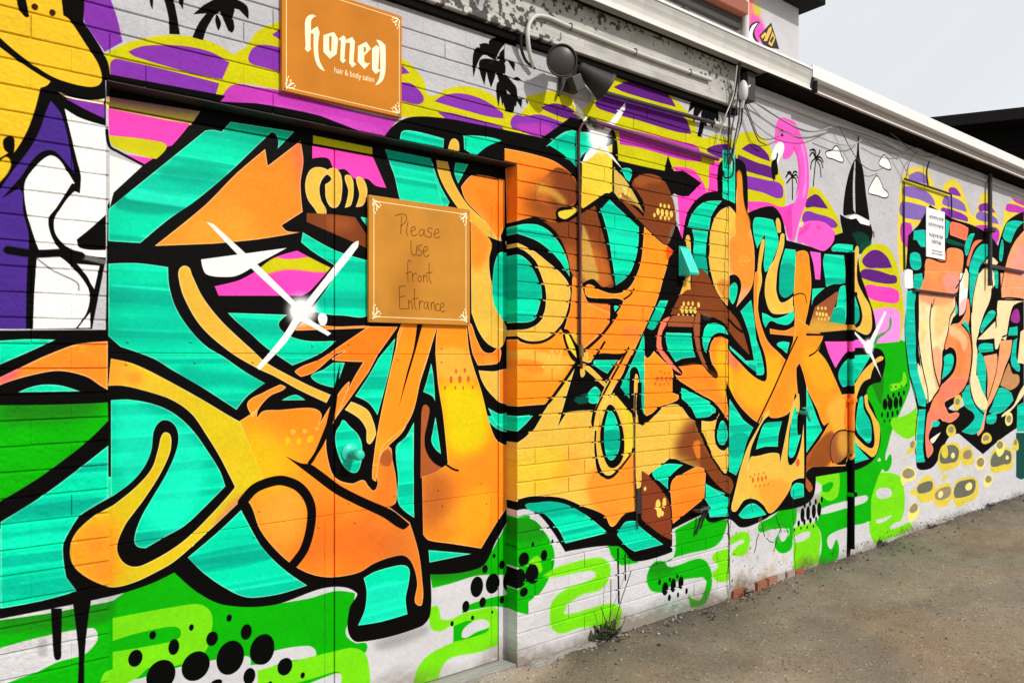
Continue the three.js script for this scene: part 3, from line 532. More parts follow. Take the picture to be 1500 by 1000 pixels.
TE|7363,973 7445,1017 7558,986 7390,965
TE|8093,1291 8251,1338' 8315,1194 8512,1094 8647,1062' 8546,893 8380,837 8187,856 8062,883' 8283,947 8380,1021 8187,1107 8093,1163
CRM|8283,1429' 8446,1427' 8579,1265 8715,1153 8698,1073' 8479,1122 8315,1259
TE|8855,1121 8997,1281 9368,1229 9445,1142' 9180,1039 8926,1016 8750,1044'
TE|8698,1006 8961,966 8681,933'
TE|9561,1080' 9801,1115' 9801,778' 9542,794'
TEK|9522,780' 9801,763' 9801,280 9522,293'
CRM|9106,987 9445,1085 9640,1236 9801,1320' 9801,1232 9601,1122 9292,1006
white2|7760,1125 7909,1169' 8062,1215 8124,1136' 7909,1094 7790,1111
K2 s18 o|7082,2207 7095,1903 7121,1715 7200,1503 7294,1311 7313,1190
K2 s17 o|7909,2215 7909,2102 7790,1997 7746,1871 7658,1715
K2 s21 o|7658,1702 7629,1573 7601,1475 7558,1328 7418,1235 7321,1118
K2 s22 o|8062,1936 8235,1843 8305,1675 8257,1441 8140,1308 7909,1213
K2 s20 o|8251,2454 8225,2258 8273,2091 8289,1871 8322,1623 8267,1350 8380,1151 8613,1029
K2 s16 o|8472,2469 8341,2225 8309,2067
K2 s16 o|8802,2493 8855,2374 8802,2221 8613,2038 8495,1888
K2 s18 o|8997,1700 8961,1473 8743,1192
K2 s19 o|9414,1796 9357,1625 9180,1457 8979,1253 8709,1059
K2 s18 o|8979,2051 8979,2216 9761,2261
K2 s18 o|7286,1216 7270,1133 7232,909 7214,780 7259,651
K2 s16 o|6940,1448 7100,1175 7063,978 7050,745
K2 s16 o|7240,2412 7254,2520 7678,2523 7708,2629
K2 s17 o|8118,2669 8099,2436 7924,2285
K2 s20 o|9099,2367 9180,2554 9292,2724 9483,2898 9761,3049
HALO b3|7521,618 7580,755 7732,789 7952,774 8049,707 8017,575 7857,536 7610,533
STN|7556,667 7610,740 7763,768 7920,750 8001,684 7952,608 7794,595 7595,612
HALO|7595,728 7656,775 7732,744 7732,665 7641,660
STW|7810,666 7857,692 7905,665 7882,637 7826,642
HALO b3|8065,571 8065,692 8181,724 8315,687 8349,560 8214,538
STN2|8098,649 8181,690 8298,668 8298,613 8147,605
HALO2 b3|8401,515 8418,582 8558,599 8665,534 8593,462 8470,467
STN2|8435,539 8470,578 8593,575 8629,522 8523,493
HALO b3|8792,451 8810,593 8960,653 9229,648 9408,575 9408,410 9074,397 8885,393
STN|8803,536 8885,601 9074,623 9348,580 9368,474 9151,463 8829,469
HALO2 b1|8941,683 9035,735 9170,696 9190,621 9074,557 8978,579
STN2|8960,689 9054,722 9143,676 9074,637 8990,651
STW|9213,531 9260,552 9308,523 9268,504
HALO2 b2|6759,564 6824,630 6929,639 7051,573 7037,512 6850,507 6797,482
STN2|6790,585 6850,622 6943,619 7032,568 6970,538 6850,543
HALO b3|7051,400 7078,459 7288,525 7447,433 7447,306 7147,297
STN|7081,428 7133,459 7374,464 7409,412 7345,374 7114,381
HALO b3|7432,256 7432,358 7610,410 7810,383 7826,249 7610,190
STN2|7447,319 7521,361 7671,378 7810,350 7779,281 7550,268
STW|7521,317 7565,350 7635,330 7610,293 7550,287
HALO b3|7857,259 7905,386 8115,425 8349,409 8470,328 8453,204 8181,167 7952,155
STN|7879,309 7952,381 8147,395 8384,371 8401,293 8315,241 7920,245
STW|8147,320 8197,356 8298,352 8315,302 8214,286
HALO2 b2|6903,174 6929,268 7010,307 7119,257 7119,195 6983,139
STN2|6929,249 6970,287 7051,296 7097,253 7037,218 6956,222
HALO2 b3|8611,313 8647,380 8756,391 8866,330 8810,285 8665,272
STN2|8658,358 8737,385 8829,341 8774,311 8683,320
HALO b2|6943,814 6996,865 7064,855 7037,783 6929,754 6863,754
STN2|6943,826 6996,862 7037,838 6996,798
HALO b3|8558,739 8593,821 8737,826 8829,763 8774,724
STN2|8593,764 8629,804 8756,789 8737,755
HALO b3|9408,605 9428,693 9510,718 9592,667 9592,591
STN2|9449,669 9510,710 9551,670 9502,643
HALO b3|7610,468 7656,496 7717,477 7702,446
HALO b2|6943,394 6983,426 7064,405 7051,370
HALO b3|7702,904 7760,963 7879,950 7924,878 7790,849
STN2|7746,914 7805,948 7879,925 7849,883
HALO b3|7879,1183 7940,1238 8047,1228 8031,1139 7940,1092
STN2|7909,1182 7970,1211 8016,1178 7970,1148
HALO2 b3|9199,940 9292,1013 9406,987 9406,901 9255,874
STN2|9236,952 9311,984 9387,952 9349,904 9255,916
K s14 o|3202,489 3210,176
K s12 o|3263,446 3266,299
K|363,730' 396,723' 394,569 392,549 382,545 374,554 371,575
K|430,736' 487,738' 475,645 466,538 465,436' 445,441' 448,542 439,653
K|3394,1212' 3437,1209' 3412,1196'
K|2590,2761' 2721,2854 2827,2933' 2953,2932' 2877,2865' 2797,2855 2648,2739'
T|2651,2741' 2751,2815 2835,2862 2874,2860' 2868,2656' 2782,2697
K s29 o|2670,2734 2774,2701 2858,2653 2882,2622
T|2893,2864' 2953,2866 3017,2829 2985,2782 2893,2736'
K|2648,2736' 2766,2706 2866,2654' 2889,2690' 2915,2700' 2908,2443' 2883,2417' 2883,2588' 2812,2645 2707,2707
BR|2769,2341' 2877,2411' 2877,2040' 2830,2083 2797,2182 2721,2286 2626,2336'
OBR in a0.9 b34|2721,2153 2889,2190 2889,2030 2736,2020
BR|2707,2629 2797,2632 2866,2574 2871,2484 2797,2435 2729,2410 2648,2422 2576,2467
OBR in a0.9 b26|2533,2591 2648,2631 2692,2549 2648,2389 2547,2441
SAND2 in a0.6 b9|2547,2512 2692,2521 2797,2463 2782,2439 2677,2481
K|2718,2397 2759,2427 2843,2442 2883,2497' 2915,2421' 2858,2380 2782,2346 2729,2363
YL|2736,2394 2766,2409 2843,2428 2880,2451' 2882,2423' 2797,2368 2748,2370
BR|2915,2412' 3017,2468' 3066,2322 3160,2041' 3083,2009 3001,2051 2918,2020'
OBR in a0.9 b23|2905,2260 3066,2205 3150,2023 2905,1997
YL2 in a0.75 b6|2911,2352 2945,2321 3033,2109 3043,2046 2953,2040 2911,2077
YL|2915,2703' 2985,2761 3156,2839' 3156,2586' 2915,2435'
O in a0.25 b23|2915,2558 3033,2529 2915,2432
K s11 o|3161,2843 3161,2582
K|3649,2859' 3716,2762 3816,2718 3973,2732' 3836,2665' 3816,2626' 3725,2628 3657,2664 3618,2747
K|3033,2470' 3150,2568' 3192,2538' 3449,2412' 3394,2381' 3133,2518' 3066,2457'
BR|3218,2539 3323,2507 3449,2436 3599,2315' 3431,2400 3244,2515
K s15 o|2453,1719 2533,1686 2648,1697 2759,1777 2809,1852 2824,1920
K|2769,1749 2806,1758 2858,1695 2915,1643' 2899,1588 2843,1590 2789,1669
YL|2785,1736 2804,1741 2864,1652' 2874,1602' 2815,1658
K s19 o|3192,1854 3066,1733 2929,1643
K s15 o|3093,1694 3033,1625 2993,1581
K|2998,1618' 3066,1630 3252,1632 3298,1674' 3273,1616 3211,1590' 3017,1592'
T|3004,1590' 3201,1592' 3116,1515' 3042,1546
K s20 o|2877,1583 2797,1493 2670,1366
SAND2|3305,1671' 3358,1683' 3218,1484 3150,1414' 3066,1299 3025,1185 3001,1163' 3004,1279 3066,1393 3167,1533
O in a0.8 b29|3218,1700 3376,1702 3218,1460 3116,1510
K s14 o|3294,1662 3116,1439 3017,1296 2998,1212
SAND2|3083,1346' 3027,1185 3037,1032 3094,936 3167,935 3333,1075' 3317,1276 3184,1396' 3124,1368
YLg in a0.8 b12|3218,1389 3358,1262 3340,1068 3252,1027 3270,1194
K|3139,1334 3218,1245 3256,1123 3235,1004 3146,967 3083,1040 3056,1159 3083,1263
T|3141,1302 3201,1222 3221,1113 3197,1043 3143,1012 3099,1063 3089,1181 3109,1262
TD in a0.8 b4|3066,1171 3252,1159 3235,1076 3083,1087
K s14 o|3020,1185 3024,1034 3094,922 3170,922 3344,1062
K s19 o|3184,1401 3323,1282 3348,1260
K|3373,1457' 3409,1457' 3412,1297 3458,1255 3599,1312' 3508,1243 3416,1201 3376,1225
K|3692,1477' 3779,1449' 3759,1378' 3692,1392'
K s13 o|3935,1196 4077,984
K s16 o|3922,1188 4081,964 4218,828
K s16 o|5104,1759 5000,1640 4790,1376 4593,1145
K s14 o|5216,1349 5213,702
BR4|5569,925 5622,1001 5747,1029 5898,1000 5931,932 5827,824 5674,775 5600,801
SAND in a0.7 b23|5699,1013 5892,1001 5892,869 5731,832
K s11 o|5931,965 5859,1016 5731,1030 5631,1001 5575,924 5582,828 5612,790
O a0.9|5795,1309' 5885,1323' 5898,1033' 5827,1021' 5814,1169
OBR in a0.8 b7|5750,1302 5795,1235 5779,1138 5731,1108
BR4|5239,1787' 5354,1992' 5674,2128' 5706,2110' 5563,1884' 5827,1871' 5974,1862' 5974,1838' 5233,1787'
SAND in a0.8 b26|5222,1882 5575,1909 5991,1872 5991,1789 5222,1774
DOT e|5401,1984,15,13 5455,1987,15,13 5506,1989,15,13 5381,1943,18,16 5425,1941,18,17 5469,1940,18,17 5518,1938,18,16 5407,1905,12,11 5452,1904,12,11 5499,1906,12,11 5551,1913,12,14
K s16 o|5233,1780 5991,1789
O a0.9 b8|4355,2855 4387,2881 4415,2850 4444,2658 4515,2540 4491,2466 4355,2452 4364,2690
O2 a0.3 b27|3829,1531 4213,1486 4213,1404 3911,1451
K s13 o|5352,3124 5321,3160 5279,3128
K s13 o|5352,3127 5333,3179 5283,3170
K s13 o|5356,3128 5360,3177 5321,3187
K s14 o|5360,3128 5411,3168 5423,3196
K s14 o|5364,3126 5431,3143 5470,3114
K s14 o|5364,3122 5439,3113 5466,3069
K s13 o|5360,3118 5419,3078 5439,2995
K s12 o|5348,3116 5302,3082 5290,3031
K s13 o|5364,3108 5344,3006 5327,2908
K s13 o|5037,2934 5000,2954 4956,2919
K s13 o|5037,2936 5018,2966 4979,2956
K s13 o|5040,2937 5064,2975 5102,2977
K s13 o|5044,2935 5095,2958 5110,2938
K s12 o|5044,2932 5088,2927 5102,2899
K s12 o|5033,2931 4997,2903 4968,2879
K s14 o|5040,2930 5044,2840 5042,2771
K|5832,709' 5897,703' 5897,-12' 5832,-1'
WB a0.9 b31|2963,2869 3061,2926 3144,2883 3105,2797 2995,2786
W|2838,3016' 2874,3016' 3033,2882 3061,2848' 3006,2846'
W|3264,3106' 3258,3057 3105,2876 3050,2835' 3061,2887'
W|3061,2848' 3017,2763 2910,2688' 2942,2750'
W|3072,2850' 3241,2709' 3061,2809'
W|2985,2854 3028,2897 3094,2901 3116,2858 3061,2809 2995,2809
WB a0.9 b23|6104,1712 6195,1764 6277,1709 6207,1628
W|5903,1837' 5936,1832' 6219,1697' 6161,1673'
W|6469,2008' 6494,1991' 6242,1697' 6161,1707'
W|6195,1713' 6421,1426' 6161,1673'
W|6126,1696 6184,1753 6254,1697 6184,1640`;
const DOOR = `YG b2|546,2734' 607,2786 680,2829 769,2868 862,2885 944,2881 1020,2853' 1075,2903 1115,2970 1181,3024 1248,3059' 1248,2750' 1052,2742 997,2702 959,2647' 562,2656'
PUR|565,2703 581,2727 607,2732 784,2729 963,2722' 944,2652' 892,2650 568,2649'
MAG|957,2623' 980,2683 1026,2732 1113,2740 1229,2750 1385,2742 1667,2735 1794,2738' 1758,2695 1728,2635' 1476,2637 1212,2644 1049,2643
MAG2 a0.6 b5|1129,2683 1385,2687 1667,2682 1717,2642 1385,2645 1129,2651
K|218,2847' 480,2925' 477,2836' 517,2780 555,2712 565,2657' 548,2638' 550,2568' 550,1975' 505,1710' 218,1703'
GOLD|218,2847' 271,2863' 277,2831 296,2803 308,2810' 302,2845' 296,2870' 407,2903' 413,2843' 431,2834 480,2763 524,2697 538,2643 527,2616 499,2602 443,2602 383,2611 325,2638 268,2675 218,2715'
PUR|419,2543' 474,2553 546,2549' 546,2497' 492,2513
CRM|395,2562' 455,2553 517,2559 546,2570' 543,2548' 486,2547 431,2548
W|416,2506' 468,2482 550,2470' 550,2138' 505,2086 455,2035' 468,2005 550,2005' 550,1977' 480,1982 422,2008 389,2046 383,2094 395,2129 446,2209 465,2204' 468,2271 455,2326 438,2406
W|449,1948' 530,1945' 512,1857' 474,1920
GRY a0.8 b3 s20 o|413,1985 474,1974 543,1962
white2|218,742' 1248,531' 1248,119' 218,411'
white2|1121,638' 2728,440' 2728,-301' 1121,155'
white2|2428,795' 5188,592' 5188,-420' 2428,-216'
G|218,695' 377,688 575,691' 784,777 855,703 929,643 1083,573 1248,548' 1248,338' 1197,338 1140,311 1005,345 892,351 647,377 517,390' 218,471'
DG in a0.6 b10|218,742' 581,697' 555,616 218,650'
LG|573,626' 855,621 906,603 935,557 929,481 899,411 784,390 700,407 660,381 607,366' 530,387' 546,429 573,433'
G|573,540' 647,549 784,548 813,528 808,497 742,490 573,499'
white2|1132,313 1181,325 1256,344' 1256,278' 1181,285
white2|784,382 1075,360 1091,324 1044,288 989,263' 607,366'
G|1121,557' 1340,546 1476,554 1570,527' 1551,426 1523,354 1570,299 1628,281 1616,240 1523,283 1385,267 1212,265 1121,268'
white2|1187,353 1340,340 1376,315 1376,286 1237,295 1121,276' 1121,332'
LG b2|1121,288' 1297,288 1476,285 1570,275 1628,224 1648,86' 1121,228'
G b2|1280,189' 1385,190 1485,190 1494,170' 1412,154'
white2 b2|1332,171' 1476,184 1502,168 1499,126'
GRY a0.55 b24|1667,276 1959,292 1959,255 1707,231
G|1970,557' 2283,547 2345,586 2459,740' 2618,750' 2618,417' 2271,482 2094,473 1987,471'
DG in a0.6 b14|1970,571' 2308,552 2308,493 1981,503
LG b4|1968,346 1981,376 2015,376 2032,333 2037,308 2094,293 2164,305 2271,307 2370,297 2395,271' 2395,95' 2271,87 2094,99 2037,57 2020,-15' 1878,24' 1905,100 1970,149 2106,173' 2111,254 2037,248 1981,273
G|2111,254' 2223,258 2181,224 2164,184 2271,194 2333,195 2314,179 2211,173 2111,177'
white2 b2|2161,199 2187,237 2271,255 2333,230 2330,202 2247,194 2187,179
G|2164,315 2211,344 2395,352' 2618,334' 2618,209' 2395,296 2211,315
white2|2479,488 2552,476 2585,423 2558,366 2479,351
E e|712,530,12,16 855,528,9,13 651,456,25,32 789,466,20,31 935,465,23,29 1003,534,11,15 1073,461,23,32 742,366,53,60 872,370,54,58 1008,370,56,69 1140,372,52,63 1240,274,32,37 1086,273,25,34 952,281,23,14
E e|1146,371,47,64 1233,276,27,34 1319,216,10,13 1174,221,8,7 2308,508,18,22 2367,567,10,12 2418,512,19,23 2256,426,40,53 2358,424,45,52 2479,417,54,61 2557,418,40,52 2584,341,19,23 2187,339,22,29 2293,339,21,26 2229,272,10,12 2103,270,10,13 2355,275,7,8 2418,327,15,20
E e|2582,515,29,38 2712,514,24,30 2639,426,42,54 2582,339,23,25 2538,586,8,14 2646,585,10,14 2774,579,9,13 2506,415,63,68 2536,265,5,7
K|214,1697' 551,1707' 556,2174' 576,2223' 673,2336' 773,2440' 853,2536' 889,2592' 940,2644' 1030,2658 1129,2673 1309,2678 1404,2676' 1710,2625' 1765,2700 1858,2761 2013,2792 2177,2803 2728,2817' 2960,2968 3153,2986 3268,2960 3303,2790' 3734,2795 3917,2824' 4101,2770' 3959,2660' 3801,2639 3903,2377' 3959,2562 4116,2695 4279,2740' 4294,2929 4481,2997 4594,2953 4619,2632' 4916,2718 5050,2653 5114,2487' 5478,2469' 5681,2488' 5807,2593 6115,2613 6229,2319 6347,2153 6491,1925 6467,1747 6253,1687' 6589,1677 6677,1570 6589,1391' 6347,1326 6467,1158 6589,915 6467,734 6172,667' 5528,673' 5498,532 5379,477 5188,463 5005,471' 4744,420 4537,414 4402,490 4189,495 4116,564' 3801,504' 3801,359' 3447,357 3297,473 2871,508' 2728,693 2605,784 2487,762 2386,650 2284,524 1974,540' 1974,343 1915,295 1587,299 1536,357 1543,465 1577,527 1436,578 1188,550 988,590 881,661 791,759' 704,730 574,710 214,698'
G|218,1438' 336,1435 455,1434 557,1436' 559,1368' 505,1311 455,1266 336,1175 218,1103'
DG in a0.75 b17|218,1455' 559,1450' 486,1382 218,1376'
T|908,2519' 940,2528 972,2526' 1008,2574' 1281,2584' 1206,2496' 1209,2535 1188,2563 1161,2541 997,2357 871,2231 768,2143 668,2042' 558,2039' 558,2159' 663,2267
TD in a0.55 b8|771,2362 997,2365 961,2315 741,2304
TD in a0.75 b5|621,2229 881,2229 829,2177 586,2165
TLT in a0.8 b3 s43 o|632,2226 868,2220
T|558,1955' 656,1965 768,1958' 773,1881 799,1796 855,1709 916,1647 975,1611 1072,1543 1153,1496' 1078,1443 1033,1388' 894,1485 784,1554 714,1600 600,1644' 558,1684'
TD in a0.55 b8|804,1560 908,1553 1158,1513 1158,1470 988,1485 855,1488
TD in a0.35 b11|558,1741 961,1753 988,1670 558,1664
O|218,1533' 279,1567 366,1614 455,1653 557,1665' 557,1483' 530,1501 492,1530 443,1548 389,1556 308,1540 251,1520 218,1507'
PK|559,2536' 848,2531' 784,2439 762,2428' 749,2441 562,2436'
K|551,2664' 988,2677' 921,2585' 551,2574'
YG3|551,2579' 889,2592' 853,2530' 551,2536'
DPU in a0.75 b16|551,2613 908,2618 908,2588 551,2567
YG|563,2434 746,2443 763,2425 724,2373' 586,2392 563,2418'
PK|558,2522' 656,2527 847,2535' 773,2440' 749,2447 563,2439'
PK|604,2374' 714,2374' 680,2345'
W|563,2362' 673,2336' 576,2223' 563,2163'
K s10 o|554,2455 563,2395 590,2380 685,2341
T|218,736' 308,737 455,750' 419,812 406,863 413,931 437,990 474,1030 565,1080' 559,1159 336,1092 218,1007'
T|224,1035' 334,1102 451,1188 558,1276' 558,1081' 473,1031 436,979 412,920 423,807' 455,749' 345,736 224,734'
TD in a0.6 b7|304,1086 540,1083 540,1048 263,1046
T|567,1444' 632,1444 717,1423 789,1385 860,1314 929,1208 967,1140 988,1077' 908,1003 829,937 754,902 687,870' 656,882 647,915 668,985 704,1051 766,1159 804,1263 796,1331 754,1360 719,1328 707,1244 680,1180 632,1125 567,1080'
TD in a0.35 b21|572,1152 729,1269 754,1160 609,1070
TLT in a0.5 b16|574,1408 779,1345 908,1173 754,920
YG4|567,1600' 639,1582 729,1536 892,1438 1044,1340 1188,1265' 1278,1111' 1141,1064' 1075,1028 967,940 855,849 784,798 714,768 647,746 581,740 542,755 479,802 442,851 434,907 449,959 499,1010 574,1049' 647,1105 707,1173 734,1258 741,1292 756,1312 776,1300 779,1254 768,1212 734,1141 680,1057 649,1016 614,966 588,890 607,833 647,806 695,813 784,852 855,900 929,967 1005,1044 1027,1070' 967,1196 913,1291 855,1380 784,1436 699,1471 607,1497 558,1498'
O in a0.75 b13|563,1613 621,1587 609,1510 558,1498
SAND in a0.5 b26|563,1613 804,1479 855,1396 563,1510
O in a0.75 b25|429,942 563,999 567,737 451,789
PKD in a0.35 b11|934,922 1044,1034 1072,1003 961,918
O in a0.7 b8|616,1540 644,1553 675,1540 668,1503 628,1504
O in a0.7 b5|495,920 540,926 535,886 499,891
O in a0.6 b8|513,834 558,846 563,774 522,789
T|841,809' 967,901 1052,972' 1075,925 1140,804 1239,690 1340,605' 1248,593 1156,592 1067,608 982,664 906,732
TD in a0.6 b2|841,809' 1123,822 1148,778 855,772
TD in a0.5 b2|892,750 1164,776 1181,749 929,736
SAND|806,1923 809,1953 827,1968 847,1961 858,1932 900,1845 967,1759 1035,1693 1106,1629 1153,1586 1254,1529 1366,1474 1450,1438' 1430,1402' 1297,1466 1194,1524 1123,1557 1005,1628 892,1729 827,1841
T|997,1788' 1251,1789' 1212,1746 1251,1703 1340,1678 1476,1680' 1404,1624 1272,1570' 1203,1615 1153,1649 1086,1708 1030,1755
TD in a0.4 b9|988,1731 1248,1738 1278,1698 1044,1693
W|892,1998' 1248,2077' 1129,2003 1030,1941 948,1933' 908,1944
PK|945,1894' 1044,1925 1121,1973' 1188,2028 1294,2069' 1404,2024 1450,2007' 1356,1900 1315,1874' 961,1856'
YG in b3|1123,1982 1188,2028 1404,2046 1453,2019 1436,1987 1248,1983 1123,1953
PK in|1233,2067' 1309,2074' 1340,2046' 1218,2030
K|1348,2341' 1394,2359 1410,2392' 1426,2384 1417,2347 1426,2309' 1405,2318 1385,2334'
O|719,2036' 908,2219 1030,2362 1153,2487' 1164,2417' 1309,2550' 1322,2466 1309,2359 1319,2241' 1224,2171' 1248,2150 1309,2151' 1129,2103 934,2065'
SAND in a0.85 b61|754,2026' 908,2192 988,2173 1129,2132 988,2062
PKD in a0.3 b24|1278,2562 1328,2571 1328,2273 1303,2359
YG|1366,2584' 1657,2581' 1657,2549' 1366,2548'
PK|1363,2539' 1657,2546' 1732,2404' 1675,2406 1632,2431 1570,2422 1519,2458 1469,2450 1436,2494 1363,2481'
SAND2|1331,2369 1356,2432 1404,2449 1453,2435 1463,2418' 1430,2420 1398,2366 1404,2306 1430,2255 1404,2231 1372,2263 1340,2304
SAND2|1430,2432 1469,2456 1502,2424 1502,2326 1482,2283 1450,2279 1427,2316 1423,2376' 1453,2405
SAND2|1519,2427 1550,2431 1563,2380 1550,2301 1519,2284' 1536,2361
SAND2|1577,2429 1611,2428 1632,2374 1611,2308 1573,2294' 1591,2353
BR|1337,2238' 1469,2247 1570,2247' 1643,2154' 1643,2107' 1502,2150 1337,2199'
BR2 in a0.7 b15|1436,2241 1570,2225 1502,2171 1436,2180
T|1319,2152' 1469,2088 1643,2053' 1643,1812 1502,1795 1388,1803 1363,1820' 1436,1920 1492,2007' 1372,2067 1312,2107'
TD in a0.5 b9|1340,1885 1643,1901 1643,1853 1340,1840
T|1613,2251' 1643,2250' 1643,2201' 1599,2249
T|1748,2524' 1987,2563' 2032,2461 2088,2383' 2077,2360' 1993,2366' 1959,2404 1831,2397' 1789,2444
T|1722,2585' 1976,2583' 2083,2255' 1987,2254 1938,2277 1831,2310 1768,2484
TD in a0.6 b4|1707,2591' 2094,2582' 2094,2534 1717,2557
T|1805,2654 1820,2688 1905,2700 2054,2694' 2051,2641' 1810,2632
SAND|2077,2636' 2094,2692 2119,2706 2143,2691 2146,2639 2146,2648' 2129,2645
SAND|2009,2580' 2077,2582' 2106,2500 2187,2395 2308,2312 2410,2245' 2414,2218' 2308,2244 2187,2318 2083,2420 2026,2507
T|2173,2732' 2446,2740 2333,2670 2271,2628' 2178,2663'
T|2123,2587' 2202,2590' 2140,2483' 2117,2538
O|2158,2469' 2223,2537 2308,2548 2436,2544' 2436,2296' 2395,2221' 2308,2312 2187,2405
O2 in a0.8 b14|2271,2485 2433,2377 2433,2276 2308,2352
K|2220,2609' 2328,2705 2519,2783 2728,2805 2923,2755 2998,2618' 2966,2598 2829,2686 2678,2710 2519,2709 2418,2670 2297,2565'
O|2441,2681' 2519,2709 2678,2714 2829,2689 2966,2606 2971,2481' 2907,2426 2819,2416 2804,2364 2840,2318' 2678,2376 2519,2325' 2450,2306'
SAND2|2217,2311' 2320,2239 2351,2197 2335,2116 2345,2017 2395,1869 2446,1770' 2524,1731 2728,1735' 2728,1672' 2591,1691 2446,1719' 2410,1658 2333,1673 2271,1736 2223,1833'
O in a0.9 b16|2217,2321' 2357,2218' 2308,2094 2223,2067
T|2396,2151 2466,2159 2525,2160 2585,2147 2653,2079 2694,1987 2690,1892 2639,1809 2525,1793 2428,1800' 2365,1888 2358,2018
TD in a0.5 b6|2352,2057 2708,2083 2708,1956 2352,1937
SAND2|2441,2221' 2525,2224 2612,2201 2736,2138 2850,2072 2908,2000 2901,1912 2850,1802 2764,1725 2653,1692 2525,1731' 2365,1758' 2525,1754 2612,1764 2694,1814 2729,1894 2715,2020 2653,2131 2558,2196 2441,2205'
T|2466,2284' 2525,2308 2598,2329 2680,2331 2764,2300 2850,2223 2894,2140 2905,2065' 2821,2156 2680,2241 2525,2273'
T|2303,1303' 2525,1291 2639,1293' 2585,1238 2525,1203 2390,1229
O2|1285,1727' 1325,1761 1372,1754 1476,1744 1643,1752 1643,1742' 1502,1733 1285,1722'
O2|1285,1547 1404,1600 1502,1662 1639,1749' 1794,1753' 1685,1616' 1639,1537' 1553,1429 1476,1333' 1417,1281' 1394,1306' 1502,1412 1570,1522 1611,1584' 1469,1591 1453,1600' 1519,1634' 1469,1615 1372,1540 1312,1520'
T|1463,1582' 1519,1581' 1476,1468' 1359,1516 1420,1554
T|1224,1421' 1285,1443 1331,1418'
T|1689,1600' 1779,1697' 1750,1552 1685,1335' 1639,1394 1570,1428' 1639,1521
SAND2|1519,1368' 1550,1404' 1632,1363 1667,1298 1678,1249' 1639,1204 1625,1275 1587,1327
O|1121,1385' 1100,1357' 1078,1415 1144,1456 1218,1489' 1242,1474 1173,1440 1123,1384 1118,1350' 1144,1378 1218,1380 1340,1384 1388,1373 1407,1348 1394,1306' 1502,1461 1543,1491 1476,1333 1430,1250 1443,1127 1476,1062 1553,1030 1611,1040 1639,1008 1667,986 1685,1016 1678,1074 1696,1143 1746,1184 1765,1115 1783,1032 1783,918 1746,900' 1858,811' 1904,675 1927,532 1927,402 1888,420 1900,511 1873,608 1831,654 1768,661 1667,646 1591,618 1476,617 1385,639 1297,688 1212,767 1132,877 1089,992 1049,1025' 1141,1095' 1044,1340'
YG5 in a0.9 b69|1044,1360 1129,1298 1309,1198 1278,1111 1129,1039 1016,1108
BR2 in a0.7 b85|1710,879 1858,778 1934,651 1934,417 1858,564 1639,635
BR2 in a0.5 b45|1710,1183 1765,1163 1790,934 1710,943
RED in a0.55 b61|1188,873 1340,941 1639,841 1728,716 1502,621 1278,703
SAND in a0.6 b35|1129,981 1248,1055 1340,986 1309,811 1188,800
O4 in a0.9 b30|1129,1370 1372,1368 1388,1313 1309,1257 1158,1311
OBR in a0.4 b12 s43 o|1309,736 1436,792 1604,829 1675,915
OBR in a0.4 b12 s37 o|1404,736 1570,740 1675,788
K|1496,1585' 1469,1339 1417,1220 1388,1177 1356,1134 1340,1142' 1378,1193 1430,1311'
K|1242,1180' 1309,1144 1356,1134 1404,1100 1502,1023 1639,945 1765,879 1858,801' 1820,783 1710,857 1570,934 1469,995 1372,1073
K s41 o|1058,1004 1106,1053 1173,1075 1233,1075 1309,1034 1356,954 1356,864 1325,764 1269,701
YG5 a0.7 b2|1242,1250 1248,1261 1260,1255 1257,1231 1245,1226
YG5 a0.7 b2|1292,1241 1300,1255 1312,1248 1309,1228 1297,1226
YG5 a0.7 b2|1337,1244 1347,1258 1366,1260 1366,1239 1347,1231
SAND2 a0.8 b1|1263,1284 1275,1295 1288,1283 1275,1270
SAND2 a0.8 b1|1317,1284 1328,1293 1339,1283 1328,1271
SAND2 a0.8 b1|1375,1289 1384,1300 1394,1289 1384,1282
T|1476,1271 1496,1301 1510,1322 1543,1292 1584,1252 1604,1207 1604,1138 1584,1083 1556,1079 1516,1108 1489,1160 1473,1222
O3|1813,1770' 1790,1714' 1772,1584 1717,1359 1671,1170 1657,1044 1678,1026' 1685,1074 1699,1143 1746,1190 1820,1250 1858,1321 1904,1451 1966,1617 2013,1759' 1974,1784'
O3|1824,1767' 1927,1770' 2021,1772' 1966,1623 1927,1523 1881,1352 1835,1276 1768,1228 1710,1180 1689,1105' 1660,1101' 1682,1246 1725,1436 1776,1629
K|1900,1769' 1931,1770' 1892,1643 1831,1466 1799,1369' 1843,1531 1881,1650
BR2 a0.9 b3|1699,1114 1739,1172 1754,1099
T|1980,1577' 1993,1516 2003,1388' 1985,1415 1934,1437' 1958,1503
T|2005,1313' 2021,1225 2037,1126' 2005,1152 1981,1194 1989,1240
T|1882,1293' 1881,1088' 1794,1096' 1783,1181 1835,1223
T|1790,1178 1877,1247' 1881,1022 1881,907 1884,830' 1798,907 1794,1031
TLT in a0.5 b10|1790,1178' 1881,1171' 1881,1055' 1790,1064'
BR2|1923,1324 1934,1370 1954,1373 1970,1349 1958,1282 1942,1216 1950,1149 1997,1085 2078,1044' 2094,1029 1997,1011 1919,1019'
O3|2005,1624' 2009,1711 2021,1772' 2194,1777' 2211,1631 2289,1420 2333,1276 2377,1181 2422,1149 2450,1140' 2450,807' 2377,730 2284,619' 2094,673 1966,709 1934,741' 1927,1024' 1997,1038 2061,1066 2078,1078' 2049,1318 2021,1468
YG5 in a0.95 b24|2037,1468 2263,1449 2333,1262 2297,1137 2094,1138 2053,1318
SAND2 in a0.7 b10|2005,1630 2211,1631 2254,1519 2029,1509
BR2 in a0.75 b42|1927,1044 2061,1045 2127,929 2061,800 1934,751
